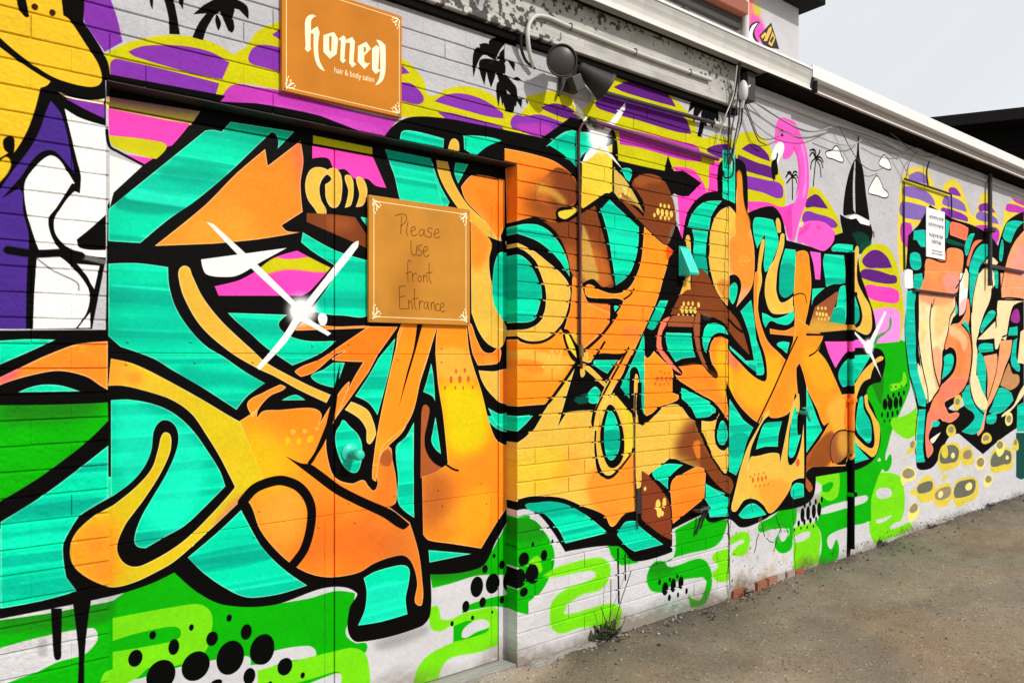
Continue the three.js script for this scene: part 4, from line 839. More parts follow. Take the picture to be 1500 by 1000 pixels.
O2 in a0.4 b43|2177,1062 2422,1041 2422,825 2228,708
YO in a0.5 b21|2177,889 2350,905 2306,697 2177,716
K s10 o|2061,1076 2111,1044 2139,1035
DOTO e|2097,1494,10,19 2150,1494,12,19 2203,1496,10,17 2127,1535,7,12 2181,1540,8,12 2061,1454,6,11 2123,1452,6,10 2171,1451,6,10 2230,1453,7,10
O|2198,1777' 2220,1778 2254,1702 2297,1639 2350,1629 2404,1654 2404,1589 2377,1571 2263,1565' 2228,1631
SAND2|2267,1539' 2368,1533 2400,1539' 2400,1370' 2333,1426 2289,1483
O|2400,1539' 2450,1546' 2450,1357' 2400,1370'
T|2328,1344' 2404,1309 2450,1314' 2450,1227' 2404,1244 2368,1275
T|1965,661' 2223,601' 1970,599'
T|1613,587' 1667,606 1768,615 1831,609 1857,582 1852,518 1836,448 1846,372' 1707,366 1584,375' 1618,438 1628,524
TLT in a0.5 b3|1580,516 1852,518 1846,363 1584,375
WB a0.9 b27|1263,1851 1340,1870 1388,1812 1340,1750 1263,1762
W|913,2151' 940,2146' 1129,1988 1309,1823' 1325,1800' 1297,1805' 1100,1972
W|1587,2142' 1584,2111 1404,1888 1340,1807' 1309,1817' 1388,1917 1553,2120
W|1325,1794' 1248,1674 1129,1551' 1115,1563' 1233,1703 1294,1808'
W|1325,1788' 1453,1713' 1436,1701' 1315,1764'
W|1263,1813 1285,1843 1315,1853 1340,1837 1347,1801 1328,1770 1297,1763 1272,1780
W|1391,1791 1411,1803 1433,1786 1423,1749 1398,1754
W|1363,1826 1378,1820 1372,1802 1356,1807`;  // soft dark band at the door head is lintel shade put into the colour
const HONEY = `CREAM|1280,3019 1292,3049 1314,3062 1331,3059' 1319,3052 1307,3034' 1304,2916' 1308,2913' 1292,2896' 1279,2905' 1283,2921'
CREAM|1306,2992' 1336,3018' 1346,2994' 1340,2957 1339,2909 1347,2869 1371,2832' 1344,2841 1326,2870 1319,2915 1319,2980' 1306,2980'
CREAM|1363,2987' 1412,3014' 1432,2989' 1425,2921' 1393,2892' 1363,2915'
TAN|1389,2986' 1395,2994' 1402,2988' 1399,2922' 1390,2929'
CREAM|1434,2990' 1458,3012' 1468,3001' 1461,2908' 1470,2905' 1455,2887' 1441,2899' 1445,2983'
CREAM|1467,2993' 1499,3015' 1512,2999' 1505,2908' 1518,2898' 1499,2880' 1484,2897' 1489,2987' 1468,2981'
CREAM|1527,2982' 1568,3012' 1591,2987' 1558,2947' 1557,2921' 1571,2915' 1588,2922' 1559,2887' 1526,2913'
TAN|1554,2982' 1563,2991' 1568,2973' 1556,2958'
CREAM|1597,2989' 1620,3011' 1635,3001' 1627,2905' 1640,2900' 1614,2878' 1597,2895'
CREAM|1617,3034' 1641,3035 1665,3020' 1665,2914 1655,2867 1636,2841 1612,2826' 1632,2862 1639,2902' 1638,2996' 1629,3019'`;
const PLEASE = `INK s4 o|1765,2274 1800,2287 1826,2280 1822,2254 1793,2228
INK s4 o|1800,2277 1795,2191
INK s4 o|1835,2254 1826,2202 1832,2188
INK s4 o|1852,2210 1873,2220 1873,2232 1858,2229 1851,2205 1864,2189 1885,2199
INK s4 o|1925,2222 1906,2224 1897,2204 1908,2193 1923,2212 1926,2224 1926,2201 1937,2194
INK s4 o|1972,2236 1951,2235 1947,2221 1968,2210 1960,2192 1939,2194
INK s4 o|1986,2211 2009,2221 2007,2236 1990,2230 1984,2205 1997,2192 2016,2202
INK s4 o|1852,2164 1852,2113 1865,2095 1880,2106 1883,2142
INK s4 o|1914,2149 1894,2143 1893,2127 1913,2115 1902,2097 1882,2099
INK s4 o|1923,2118 1945,2131 1940,2145 1926,2137 1922,2110 1936,2094 1953,2106
INK s4 o|1853,2060 1841,2070 1834,2053 1835,1967
INK s4 o|1822,2005 1853,2015
INK s4 o|1858,2009 1861,1969' 1861,1995 1873,2009 1883,2004
INK s4 o|1902,2000 1891,1988 1894,1971 1908,1976 1909,1993 1900,2000
INK s4 o|1921,2004 1923,1969' 1924,1993 1936,2005 1943,1970
INK s4 o|1954,2064 1956,1983 1968,1969
INK s4 o|1936,2013 1973,2021
INK s4 o|1819,1945 1787,1939' 1789,1835' 1831,1834
INK s4 o|1789,1890 1820,1896
INK s4 o|1837,1877 1840,1833' 1840,1863 1852,1875 1858,1835
INK s4 o|1871,1933 1873,1846 1883,1835
INK s4 o|1859,1883 1891,1890
INK s4 o|1898,1880 1900,1837' 1902,1866 1912,1877 1922,1873
INK s4 o|1945,1873 1929,1868 1926,1845 1937,1841 1946,1862 1947,1874 1948,1849 1954,1835
INK s4 o|1964,1873 1966,1835' 1968,1862 1979,1874 1987,1833
INK s4 o|2012,1865 1997,1865 1993,1844 2006,1832 2017,1839
INK s4 o|2021,1848 2040,1860 2033,1873 2021,1862 2020,1839 2033,1828 2046,1836`;
const UPPER = `PK b40|6225,4838 6348,5005 6440,4951 6556,4830 6603,4754 6394,4673 6236,4658
YG b40|6337,4988 6440,5045 6463,4971 6371,4932
COR b26|6192,5064 6337,5107 6326,4972 6259,4782 6203,4701
K|6236,4697 6303,4820 6417,4885 6463,4884' 6394,4819 6371,4746 6440,4685' 6259,4638'
W|6270,4706 6326,4813 6428,4875' 6348,4780 6337,4711 6394,4679' 6281,4657'
K|6440,4751' 6650,4936' 6795,4709' 6626,4679' 6509,4676'
SAND|6474,4754' 6544,4813' 6567,4799' 6497,4733'
SAND|6521,4719' 6603,4863' 6650,4903' 6662,4865' 6579,4735'
SAND|6603,4714' 6674,4855' 6722,4800' 6662,4702'
K|6626,4747' 6686,4817' 6698,4793' 6650,4726'`;
function parse(text) {
  return text.split('\n').map((line) => {
    const [head, body] = line.split('|'), o = { a: 1, b: 0, s: 0 };
    for (const [i, t] of head.split(' ').entries()) {
      if (!i) o.col = PAL[t], o.key = t; else if (t === 'in') o.clip = true; else if (t === 'o') o.open = true; else if (t === 'e') o.ell = true; else o[t[0]] = parseFloat(t.slice(1));
    }
    o.pts = body.split(' ').map((q) => { const n = q.replace("'", '').split(',').map(Number); n.sharp = q.endsWith("'"); return n; });
    return o;
  });
}
function trace(x, o) {
  x.beginPath();
  const p = o.pts, n = p.length;
  if (o.ell) { for (const [a, b, r, s] of p) { x.moveTo(a + r, b); x.ellipse(a, b, r, s, 0, 0, 6.2832); } return; }
  const g = (i) => p[(i + n) % n];
  const tan = (i) => { if (g(i).sharp || (o.open && (i === 0 || i === n - 1))) return [0, 0]; const a = g(i - 1), b = g(i + 1), l = Math.hypot(b[0] - a[0], b[1] - a[1]) || 1; return [(b[0] - a[0]) / l, (b[1] - a[1]) / l]; };
  x.moveTo(p[0][0], p[0][1]);
  for (let i = 0; i < (o.open ? n - 1 : n); i++) {
    const a = g(i), b = g(i + 1), d = Math.hypot(b[0] - a[0], b[1] - a[1]) / 3, t = tan(i % n), u = tan((i + 1) % n);
    x.bezierCurveTo(a[0] + t[0] * d, a[1] + t[1] * d, b[0] - u[0] * d, b[1] - u[1] * d, b[0], b[1]);
  }
  if (!o.open) x.closePath();
}
const CELL = new Set(['T', 'O', 'O2', 'O3', 'SAND', 'SAND2', 'YG4', 'TE', 'CRM', 'COR', 'COR2', 'COR3', 'CORP', 'YO2', 'CRMO']);
const edgeHighlight = (a) => 'rgba(255,250,225,' + a + ')';
function draw(x, list, px) {
  let under = null;
  for (const o of list) {
    x.save();
    if (o.clip && under) { trace(x, under); x.clip(); } else if (!o.s) under = o;
    x.globalAlpha = o.a; x.lineJoin = x.lineCap = 'round';
    if (o.b) x.filter = 'blur(' + (o.b * (o.clip ? 1.15 : 0.6) * px).toFixed(2) + 'px)';
    trace(x, o);
    if (o.s) { x.strokeStyle = o.col; x.lineWidth = o.s; x.stroke(); } else { x.fillStyle = o.col; x.fill(); }
    x.filter = 'none';
    if (!o.clip && !o.s && !o.ell && CELL.has(o.key) && o.a === 1) { // can work inside the cell: streaks; then a thin pale highlight painted along the edge
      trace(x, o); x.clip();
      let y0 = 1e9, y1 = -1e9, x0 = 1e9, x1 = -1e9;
      for (const q of o.pts) { x0 = Math.min(x0, q[0]); x1 = Math.max(x1, q[0]); y0 = Math.min(y0, q[1]); y1 = Math.max(y1, q[1]); }
      const keep = seed; seed = Math.round(x0 * 7 + y0 * 13);
      const teal = o.key === 'T' || o.key === 'TE';
      const n = teal ? Math.ceil((y1 - y0) / 55) : Math.ceil((x1 - x0) * (y1 - y0) / 40000);
      for (let k = 0; k < n; k++) {
        const cy = rr(y0, y1), h = teal ? rr(3, 26) : rr(20, 70), cx = rr(x0, x1), w = teal ? rr(0.4, 1.2) * (x1 - x0) : rr(25, 90);
        x.globalAlpha = teal ? rr(0.15, 0.5) : rr(0.06, 0.22);
        x.fillStyle = teal ? (rnd() < 0.55 ? '#00a88c' : '#12f5c8') : (rnd() < 0.5 ? '#ff7a10' : '#ffd040');
        x.filter = 'blur(' + ((teal ? rr(1.5, 5) : 16) * px).toFixed(2) + 'px)';
        x.beginPath(); x.ellipse(cx, cy, w, h, teal ? rr(-0.02, 0.02) : rr(0, 3), 0, 6.2832); x.fill();
      }
      if (teal) for (let y = y0 + rr(10, 90); y < y1; y += rr(90, 190)) { // broad darker passes of the can with a light line along the top
        const h = rr(18, 62), tilt = rr(-0.03, 0.02), w = x1 - x0 + 40; x.filter = 'blur(' + (2.5 * px).toFixed(2) + 'px)';
        x.save(); x.translate(x0 - 20, y); x.rotate(tilt); x.globalAlpha = rr(0.35, 0.7); x.fillStyle = '#00a58a'; x.fillRect(0, -h, w, h); x.globalAlpha = rr(0.3, 0.7); x.fillStyle = '#2cffd6'; x.fillRect(w * rr(0, 0.2), 1, w, rr(3, 10)); x.restore();
      }
      seed = keep;
      x.filter = 'none'; x.globalAlpha = 1;
      trace(x, o); x.lineWidth = 7; x.strokeStyle = edgeHighlight(0.42); x.stroke();
    }
    x.restore();
  }
}
function toTexture(c, srgb = true) { const t = new THREE.CanvasTexture(c); if (srgb) t.colorSpace = THREE.SRGBColorSpace; t.wrapS = t.wrapT = THREE.ClampToEdgeWrapping; return t; }
// paints a stretch of wall x0..x1, y0..y1 (metres) at so many pixels per metre
function mural(list, x0, x1, y0, y1, ppm, extra, grime = 1) {
  const w = Math.round((x1 - x0) * ppm), h = Math.round((y1 - y0) * ppm), c = document.createElement('canvas'); c.width = w; c.height = h;
  const x = c.getContext('2d'), px = ppm / 1000;
  x.fillStyle = '#bfbdc0'; x.fillRect(0, 0, w, h);
  x.setTransform(px, 0, 0, -px, -x0 * ppm, y1 * ppm);
  draw(x, list, px);
  extra?.(x, px);
  x.setTransform(1, 0, 0, 1, 0, 0);
  // the paint itself: thicker and thinner coats, dust, chips; splash-back dirt at the foot
  const im = x.getImageData(0, 0, w, h), d = im.data;
  for (let j = 0; j < h; j++) {
    const Y = y1 - (j + 0.5) / ppm;
    for (let i = 0; i < w; i++) {
      const X = x0 + (i + 0.5) / ppm, k = (j * w + i) * 4;
      let m = 1 + (fbm(X * 7, Y * 11, 3, 2) - 0.5) * 0.07 + (hash(i, j, 9) - 0.5) * 0.03 + (vnoise(X * 90, Y * 90, 11) - 0.5) * 0.05;
      const dirt = Y > 0.3 ? 0 : grime * Math.max(0, 1 - (Y + 0.03 - 0.1 * vnoise(X * 5, 1, 8)) / 0.09) * (0.25 + 0.75 * fbm(X * 30, Y * 40, 14, 3));
      if (vnoise(X * 260, Y * 260, 21) > 0.965 && vnoise(X * 4, Y * 4, 30) > 0.55) m *= 0.75;
      const q = Math.min(0.6, dirt * 0.9);
      d[k] = d[k] * m * (1 - q) + 96 * q; d[k + 1] = d[k + 1] * m * (1 - q) + 84 * q; d[k + 2] = d[k + 2] * m * (1 - q) + 66 * q;
    }
  }
  x.putImageData(im, 0, 0);
  const t = toTexture(c); t.userData = { x0, x1, y0, y1 };
  return t;
}
// uv from position in metres
function planar(g, t, from = -99) {
  const { x0, x1, y0, y1 } = t.userData, p = g.attributes.position, uv = new Float32Array(p.count * 2);
  for (let i = 0; i < p.count; i++) { uv[i * 2] = (Math.max(from, p.getX(i)) - x0) / (x1 - x0); uv[i * 2 + 1] = (p.getY(i) - y0) / (y1 - y0); }
  g.setAttribute('uv', new THREE.BufferAttribute(uv, 2)); return g;
}
// a fine relief: sanded masonry paint
const relief = (() => {
  const n = 512, c = document.createElement('canvas'); c.width = c.height = n; const x = c.getContext('2d'), im = x.createImageData(n, n);
  for (let j = 0; j < n; j++) for (let i = 0; i < n; i++) {
    const wrap = (s, f) => { const a = i / n, b = j / n, q = (u, v) => vnoise(u * f, v * f, s); return q(a, b) * (1 - a) * (1 - b) + q(a - 1, b) * a * (1 - b) + q(a, b - 1) * (1 - a) * b + q(a - 1, b - 1) * a * b; };
    const v = (wrap(3, 14) * 0.45 + wrap(4, 50) * 0.35 + wrap(5, 130) * 0.2) * 255, k = (j * n + i) * 4;
    im.data[k] = im.data[k + 1] = im.data[k + 2] = v; im.data[k + 3] = 255;
  }
  x.putImageData(im, 0, 0); const t = new THREE.CanvasTexture(c); t.wrapS = t.wrapT = THREE.RepeatWrapping; return t;
})();
function painted(t, bump = 0.005, rough = 0.8) {
  const { x0, x1, y0, y1 } = t.userData, b = relief.clone(); b.repeat.set((x1 - x0) / 0.6, (y1 - y0) / 0.6); b.needsUpdate = true;
  return new THREE.MeshPhysicalMaterial({ map: t, roughness: rough, specularIntensity: 0.12, bumpMap: b, bumpScale: bump });
}
const wallList = parse(WALL), doorList = parse(DOOR);
const cracks = (x, px) => { // fine cracks and flaked patches in the render by its left edge
  const keep = seed; seed = 77;
  const crack = (X, Y, len, dir, w) => { x.lineWidth = w; x.beginPath(); x.moveTo(X, Y); for (let s = 0; s < len; s += 14) { X += Math.cos(dir) * 14 + rr(-6, 6); Y += Math.sin(dir) * 14 + rr(-6, 6); x.lineTo(X, Y); } x.stroke(); };
  x.strokeStyle = '#2a221c'; x.globalAlpha = 0.85;
  crack(4270, 3050, 3000, -Math.PI / 2, 5); crack(4272, 700, 640, -Math.PI / 2, 9);
  crack(5060, 640, 620, -Math.PI / 2, 7); crack(4520, 640, 110, -1.5, 6); crack(4640, 460, 120, -1.2, 9); crack(4610, 380, 120, -2, 8); crack(4830, 470, 150, -1.0, 9); crack(4900, 380, 170, -2.1, 8); crack(4700, 330, 110, -0.4, 6);
  for (let k = 0; k < 90; k++) { x.globalAlpha = rr(0.2, 0.7); x.fillStyle = rnd() < 0.7 ? '#30281f' : '#b9a489'; x.beginPath(); x.ellipse(4290 + Math.pow(rnd(), 1.5) * 800, 30 + Math.pow(rnd(), 2) * 420, rr(2, 8), rr(2, 14), rr(0, 3), 0, 6.3); x.fill(); }
  for (let k = 0; k < 46; k++) { x.globalAlpha = rr(0.15, 0.5); x.fillStyle = rnd() < 0.6 ? '#c4ab8c' : '#a89a88'; const X = 4285 + rnd() * 720, Y = 25 + Math.pow(rnd(), 1.8) * 470, r = rr(8, 42); x.beginPath(); for (let a = 0; a < 6.2; a += 0.6) x.lineTo(X + Math.cos(a) * r * rr(0.5, 1.2), Y + Math.sin(a) * r * rr(0.6, 1.6)); x.closePath(); x.fill(); }
  x.globalAlpha = 0.9; x.fillStyle = '#2b241c';
  for (let k = 0; k < 260; k++) { const X = 5000 + rnd() * 5200, b = X < 5500 ? 10 : 60; x.beginPath(); x.ellipse(X, b + rnd() * rnd() * 75, rr(2, 9), rr(2, 9), 0, 0, 6.3); x.fill(); }
  seed = keep;
};
const texA = mural(wallList, -0.3, 2.5, 0, 3.32, 560, null, 0.4);
const texB = mural(wallList, 2.4, 5.9, -0.1, 3.5, 560, cracks);
const texC = mural(wallList, 5.85, 11, -0.1, 3.5, 390, cracks);
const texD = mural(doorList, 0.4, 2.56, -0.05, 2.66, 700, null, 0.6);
const matA = painted(texA), matB = painted(texB), matC = painted(texC, 0.008), matD = painted(texD, 0.0015, 0.5);
matB.name = 'painted masonry'; 

// ---------------------------------------------------------------- brick wall
const GROUND = (x) => x < 5 ? 0 : 0.09 * Math.min(1, (x - 5) / 4.8);
const wall = thing('brick_wall', 'painted brick wall covered in orange and teal graffiti lettering around the double door', 'wall');
const COURSE = 0.0875, FIRST = 0.075, LEN = 0.2425, DX0 = 0.546, DX1 = 2.449, LINTEL = FIRST + 29 * COURSE, BX1 = 4.268;
const solid = (g, m, n, p = wall) => mesh(n, g, m, p);
// mortar and core (a little behind the brick faces; the paint runs over it)
solid(planar(box(-3, DX0 - 0.006, -0.1, 3.5, -0.3, -0.0058), texA), matA, 'mortar');
solid(planar(box(DX0 - 0.006, DX1 + 0.006, LINTEL + 0.01, 3.5, -0.3, -0.006), texA), matA, 'mortar');
solid(planar(box(DX1 + 0.001, BX1, -0.1, 3.5, -0.3, -0.0058), texB, 2.472), matB, 'mortar');
const soffitPaint = std({ color: lin(0.012, 0.009, 0.01), roughness: 0.6 });
solid(box(DX0 - 0.006, DX1 + 0.006, LINTEL - 0.002, LINTEL + 0.008, -0.3, -0.006), soffitPaint, 'lintel');

function brickGeo(x0, x1, y0, y1, z, depth, c, e) { // chamfered face, open back
  const jit = () => rr(-0.0012, 0.0012), P = [], q = [[x0, y0 + jit()], [x1, y0 + jit()], [x1, y1 + jit()], [x0, y1 + jit()]];
  const inn = q.map(([a, b], i) => V(a + (i === 0 || i === 3 ? e.l : -e.r), b + (i < 2 ? c : -c), z + rr(-0.0006, 0.0006))), out = q.map(([a, b]) => V(a, b, z - c * 0.8)), back = q.map(([a, b]) => V(a, b, z - depth));
  const quad = (a, b, d, e) => P.push(a, b, d, a, d, e);
  quad(inn[0], inn[1], inn[2], inn[3]);
  for (let i = 0; i < 4; i++) { const k = (i + 1) % 4; quad(out[i], out[k], inn[k], inn[i]); quad(back[i], back[k], out[k], out[i]); }
  const g = new THREE.BufferGeometry().setFromPoints(P); g.computeVertexNormals(); return g;
}
const proj = new THREE.Matrix4(); camera.updateMatrixWorld(true); camera.updateProjectionMatrix(); proj.multiplyMatrices(camera.projectionMatrix, camera.matrixWorldInverse);
const bricks = [];
for (let k = -1; k < 37; k++) {
  const y0 = FIRST + k * COURSE + 0.0038, y1 = y0 + COURSE - 0.0076, odd = ((k % 2) + 2) % 2;
  const spans = k < 29 ? [[-0.9, DX0], [DX1, BX1]] : [[-0.9, BX1]];
  for (const [a, b] of spans) {
    const shift = (a < 0 ? DX0 - Math.ceil((DX0 + 0.9) / LEN) * LEN : DX1) - (odd ? LEN / 2 : 0);
    for (let x = shift; x < b - 0.03; x += LEN) {
      const u0 = Math.max(a, x), u1 = Math.min(b, x + LEN);
      if (u1 - u0 < 0.03 || u1 < -0.3) continue;
      const atJamb = k < 29 && (Math.abs(u0 - DX1) < 0.002);
      const openR = hash(Math.round(u1 * 900), k, 17) < 0.2, openL = hash(Math.round(u0 * 900), k, 17) < 0.2; // most upright joints are filled with paint
      bricks.push({ l: openL ? 0.0016 : 0.0002, r: openR ? 0.0016 : 0.0002, x0: u0 + (atJamb ? 0 : openL ? 0.0016 : 0.0001), x1: u1 - (openR ? 0.0016 : 0.0001), y0: Math.max(y0, k < 0 ? -0.02 : y0), y1, jamb: atJamb });
    }
  }
}
for (const b of bricks) {
  const c = V((b.x0 + b.x1) / 2, (b.y0 + b.y1) / 2, 0), d = c.distanceTo(camera.position), s = c.clone().applyMatrix4(proj);
  b.seen = Math.abs(s.x) < 1.06 && Math.abs(s.y) < 1.06; b.size = (b.x1 - b.x0) / d ** 3;
  const t = c.x < 2.44 ? texA : texB;
  b.mat = t === texA ? matA : matB;
  b.geo = planar(brickGeo(b.x0, b.x1, b.y0, b.y1, rr(-0.0005, 0.0005), b.jamb ? 0.1 : 0.014, 0.0026, b), t, t === texB ? 2.472 : -99);
}
const ranked = bricks.filter((b) => b.seen).sort((a, b) => b.size - a.size);
ranked.forEach((b, i) => { b.part = i < 296; });
for (const b of bricks) if (b.part) mesh('brick', b.geo, b.mat, wall);
for (const m of [matA, matB]) { const rest = bricks.filter((b) => !b.part && b.mat === m).map((b) => b.geo); if (rest.length) stuff(mesh('brickwork', mergeGeometries(rest), m, wall)); }

// ---------------------------------------------------------------- smooth rendered wall beyond the brickwork
const rwall = thing('rendered_wall', 'smooth rendered wall with flamingo, sailing boat and coral lettering beyond the brickwork', 'wall');
function slab(x0, x1, t, m, zoff) {
  const nx = Math.round((x1 - x0) / 0.03), ny = 118, g = new THREE.PlaneGeometry(x1 - x0, 3.54, nx, ny), p = g.attributes.position;
  for (let i = 0; i < p.count; i++) {
    const X = p.getX(i) + (x0 + x1) / 2, Y = p.getY(i) + 1.73;
    const flake = X < 5.1 && Y < 0.62 ? Math.max(0, fbm(X * 9, Y * 9, 50, 3) - 0.52) * -0.03 : 0;
    const foot = Math.max(0, 0.1 - (Y - GROUND(X))) * -0.06 * fbm(X * 14, Y * 20, 60, 2);
    p.setXYZ(i, X, Y, zoff + (fbm(X * 2.2, Y * 2.2, 40, 3) - 0.5) * 0.007 + (fbm(X * 18, Y * 18, 45, 2) - 0.5) * 0.0016 + flake + foot);
  }
  g.computeVertexNormals(); return mesh('render_coat', planar(g, t), m, rwall);
}
slab(4.266, 5.875, texB, matB, 0.004); slab(5.875, 11, texC, matC, 0.004);
mesh('wall_core', box(BX1 + 0.002, 14, -0.2, 3.5, -0.3, -0.02), std({ color: lin(0.5, 0.48, 0.45) }), rwall);
{ // bare footing bricks where the render has come away
  const tones = [lin(0.36, 0.1, 0.045), lin(0.42, 0.3, 0.24), lin(0.34, 0.12, 0.06), lin(0.38, 0.17, 0.1), lin(0.45, 0.38, 0.33), lin(0.4, 0.3, 0.26)].map((c) => std({ color: c, roughness: 0.9, bumpMap: relief, bumpScale: 0.01 }));
  let x = 4.30;
  for (let k = 0; k < 7; k++) { const w = rr(0.105, 0.125); mesh('brick', rbox(x, x + w, -0.06, rr(0.036, 0.05), -0.02, 0.022 + rr(-0.006, 0.006), 0.006), tones[k % 6], rwall); x += w + 0.014; }
}

// ---------------------------------------------------------------- double door
const ZD = -0.092, SEAM = 1.4685, FRAME = 2.395;
const door = thing('double_door', 'recessed double sheet-panelled door painted over with orange, black and teal lettering', 'door');
const dbox = (a, b, c, d, e, f, r = 0.0025) => planar(rbox(a, b, c, d, e, f, r), texD);
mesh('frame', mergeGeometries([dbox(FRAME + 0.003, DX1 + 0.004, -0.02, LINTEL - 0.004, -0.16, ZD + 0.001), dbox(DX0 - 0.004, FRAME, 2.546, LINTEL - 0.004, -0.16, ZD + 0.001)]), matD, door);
const boltGeo = new THREE.SphereGeometry(0.0065, 10, 6); boltGeo.scale(1, 1, 0.6);
for (const [a, b] of [[DX0 + 0.004, SEAM - 0.002], [SEAM + 0.002, FRAME - 0.002]]) {
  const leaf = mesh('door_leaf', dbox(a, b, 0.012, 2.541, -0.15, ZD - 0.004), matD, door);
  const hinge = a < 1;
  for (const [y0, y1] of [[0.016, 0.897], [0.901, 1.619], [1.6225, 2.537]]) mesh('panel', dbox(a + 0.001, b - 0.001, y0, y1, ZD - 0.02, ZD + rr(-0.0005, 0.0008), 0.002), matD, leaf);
  for (const y of [0.86, 0.95, 1.585, 1.66]) for (const u of [0.09, 0.33, 0.62, 0.9]) { const q = boltGeo.clone(); q.translate(a + (b - a) * u + rr(-0.02, 0.02), y + rr(-0.012, 0.012), ZD + 0.001); mesh('bolt', planar(q, texD), matD, leaf); }
  const beads = []; for (const [y0, y1] of [[1.66, 2.4], [0.1, 0.88]]) beads.push(dbox(b - 0.045, b - 0.0425, y0, y1, ZD - 0.01, ZD + 0.0025, 0.001));
  mesh('edge_strip', mergeGeometries(beads), matD, leaf);
}
{ // round knob on its shank
  const g = [new THREE.LatheGeometry([[0, 0], [0.042, 0], [0.044, 0.004], [0.04, 0.008], [0.018, 0.01], [0.016, 0.03], [0.018, 0.05], [0.0245, 0.06], [0.0255, 0.085], [0.022, 0.1], [0.015, 0.106], [0, 0.107]].map(([a, b]) => new THREE.Vector2(a, b)), 28)];
  const k = mesh('door_knob', g[0], std({ color: lin(0.02, 0.6, 0.43), roughness: 0.35 }), door); k.rotation.x = Math.PI / 2; k.position.set(1.545, 1.17, ZD);
}
structure(mesh('door_sill', rbox(DX0 + 0.002, DX1 - 0.003, -0.05, 0.008, -0.16, -0.002, 0.004), std({ color: lin(0.36, 0.34, 0.31), roughness: 0.9, bumpMap: relief, bumpScale: 0.01 })));

// ---------------------------------------------------------------- signs
function board(name, label, x0, x1, y0, y1, z0, z1, ppm, paint, base, yaw = 0) {
  const t = thing(name, label, 'sign', [x0, y0, z0]); t.rotation.y = yaw;
  const w = Math.round((x1 - x0) * ppm), h = Math.round((y1 - y0) * ppm), c = document.createElement('canvas'); c.width = w; c.height = h; const x = c.getContext('2d');
  x.fillStyle = base; x.fillRect(0, 0, w, h); x.setTransform(ppm / 1000, 0, 0, -ppm / 1000, -x0 * ppm, y1 * ppm); paint(x, ppm / 1000); x.setTransform(1, 0, 0, 1, 0, 0);
  const im = x.getImageData(0, 0, w, h), d = im.data; for (let j = 0; j < h; j++) for (let i = 0; i < w; i++) { const m = 1 + (fbm(i / ppm * 8, j / ppm * 8, 70, 3) - 0.5) * 0.12 + (hash(i, j, 4) - 0.5) * 0.03, k = (j * w + i) * 4; d[k] *= m; d[k + 1] *= m; d[k + 2] *= m; } x.putImageData(im, 0, 0);
  const tex = toTexture(c);
  const th = z1 - z0, g = rbox(0, x1 - x0, 0, y1 - y0, 0, th - 0.0006, 0.003); mesh('board', g, new THREE.MeshPhysicalMaterial({ color: new THREE.Color(base), roughness: 0.6, specularIntensity: 0.2 }), t);
  const f = new THREE.PlaneGeometry(x1 - x0 - 0.004, y1 - y0 - 0.004); f.translate((x1 - x0) / 2, (y1 - y0) / 2, th + 0.0004); mesh('printed_face', f, new THREE.MeshPhysicalMaterial({ map: tex, roughness: 0.6, specularIntensity: 0.2 }), t);
  if (x1 - x0 > 0.5) for (const a of [0.014, x1 - x0 - 0.014]) for (const b of [0.014, y1 - y0 - 0.014]) { const q = new THREE.SphereGeometry(0.0055, 10, 6); q.scale(1, 1, 0.5); const m = mesh('screw', q, std({ color: lin(0.25, 0.22, 0.18), metalness: 0.6, roughness: 0.4 }), t); m.position.set(a, b, th + 0.001); }
  return t;
}
function ornament(x, cx, cy, sx, sy) { // little leaf spray in a corner
  x.save(); x.translate(cx, cy); x.scale(sx, sy); x.fillStyle = '#fdf3cf';
  for (const [a, b, r, w, h] of [[14, 10, 0.9, 13, 4.5], [30, 12, 0.3, 11, 4], [10, 30, 1.4, 12, 4], [32, 30, 0.8, 15, 5], [50, 14, -0.3, 9, 3.5], [14, 52, 1.9, 10, 3.5], [46, 38, 0.2, 9, 4], [34, 50, 1.4, 9, 4], [58, 28, 0.7, 6, 3], [22, 68, 1.1, 7, 3]]) { x.beginPath(); x.ellipse(a, b, w, h, r, 0, 6.3); x.fill(); }
  x.restore();
}
function frameLine(x, a, b, c, d, w) { x.strokeStyle = '#f8d9a0'; x.lineWidth = w; x.strokeRect(a, c, b - a, d - c); }
board('shop_sign', 'orange shop sign reading honey hair & body salon above the double door', 1.18, 1.749, 2.709, 3.178, 0.004, 0.022, 1700, (x, px) => {
  frameLine(x, 1198, 1737, 2724, 3163, 3.5);
  for (const [a, s] of [[1190, 1], [1745, -1]]) for (const [b, u] of [[2717, 1], [3170, -1]]) ornament(x, a, b, s * 0.78, u * 0.78);
  draw(x, parse(HONEY), px);
  x.save(); x.translate(1412, 2838); x.scale(1, -1); x.fillStyle = '#fdf3cf'; x.font = '32px sans-serif'; x.fillText('hair & body salon', 0, 0, 196); x.restore();
}, '#c67a20');
board('notice_board', 'orange board on the door with handwriting reading Please Use front Entrance', 1.627, 2.198, 1.767, 2.355, ZD + 0.006, ZD + 0.022, 1700, (x, px) => {
  for (const [a, b, w, r] of [[1840, 2000, 50, 0.5], [1800, 1850, 60, 0.4]]) { x.globalAlpha = 0.16; x.fillStyle = '#7a4210'; x.filter = 'blur(' + 22 * px + 'px)'; x.beginPath(); x.ellipse(a, b, w, 170, -r, 0, 6.3); x.fill(); x.filter = 'none'; x.globalAlpha = 1; }
  frameLine(x, 1652, 2174, 1792, 2330, 4);
  for (const [a, s] of [[1640, 1], [2186, -1]]) for (const [b, u] of [[1780, 1], [2342, -1]]) ornament(x, a, b, s * 0.8, u * 0.95);
  draw(x, parse(PLEASE), px);
}, '#c5852f');
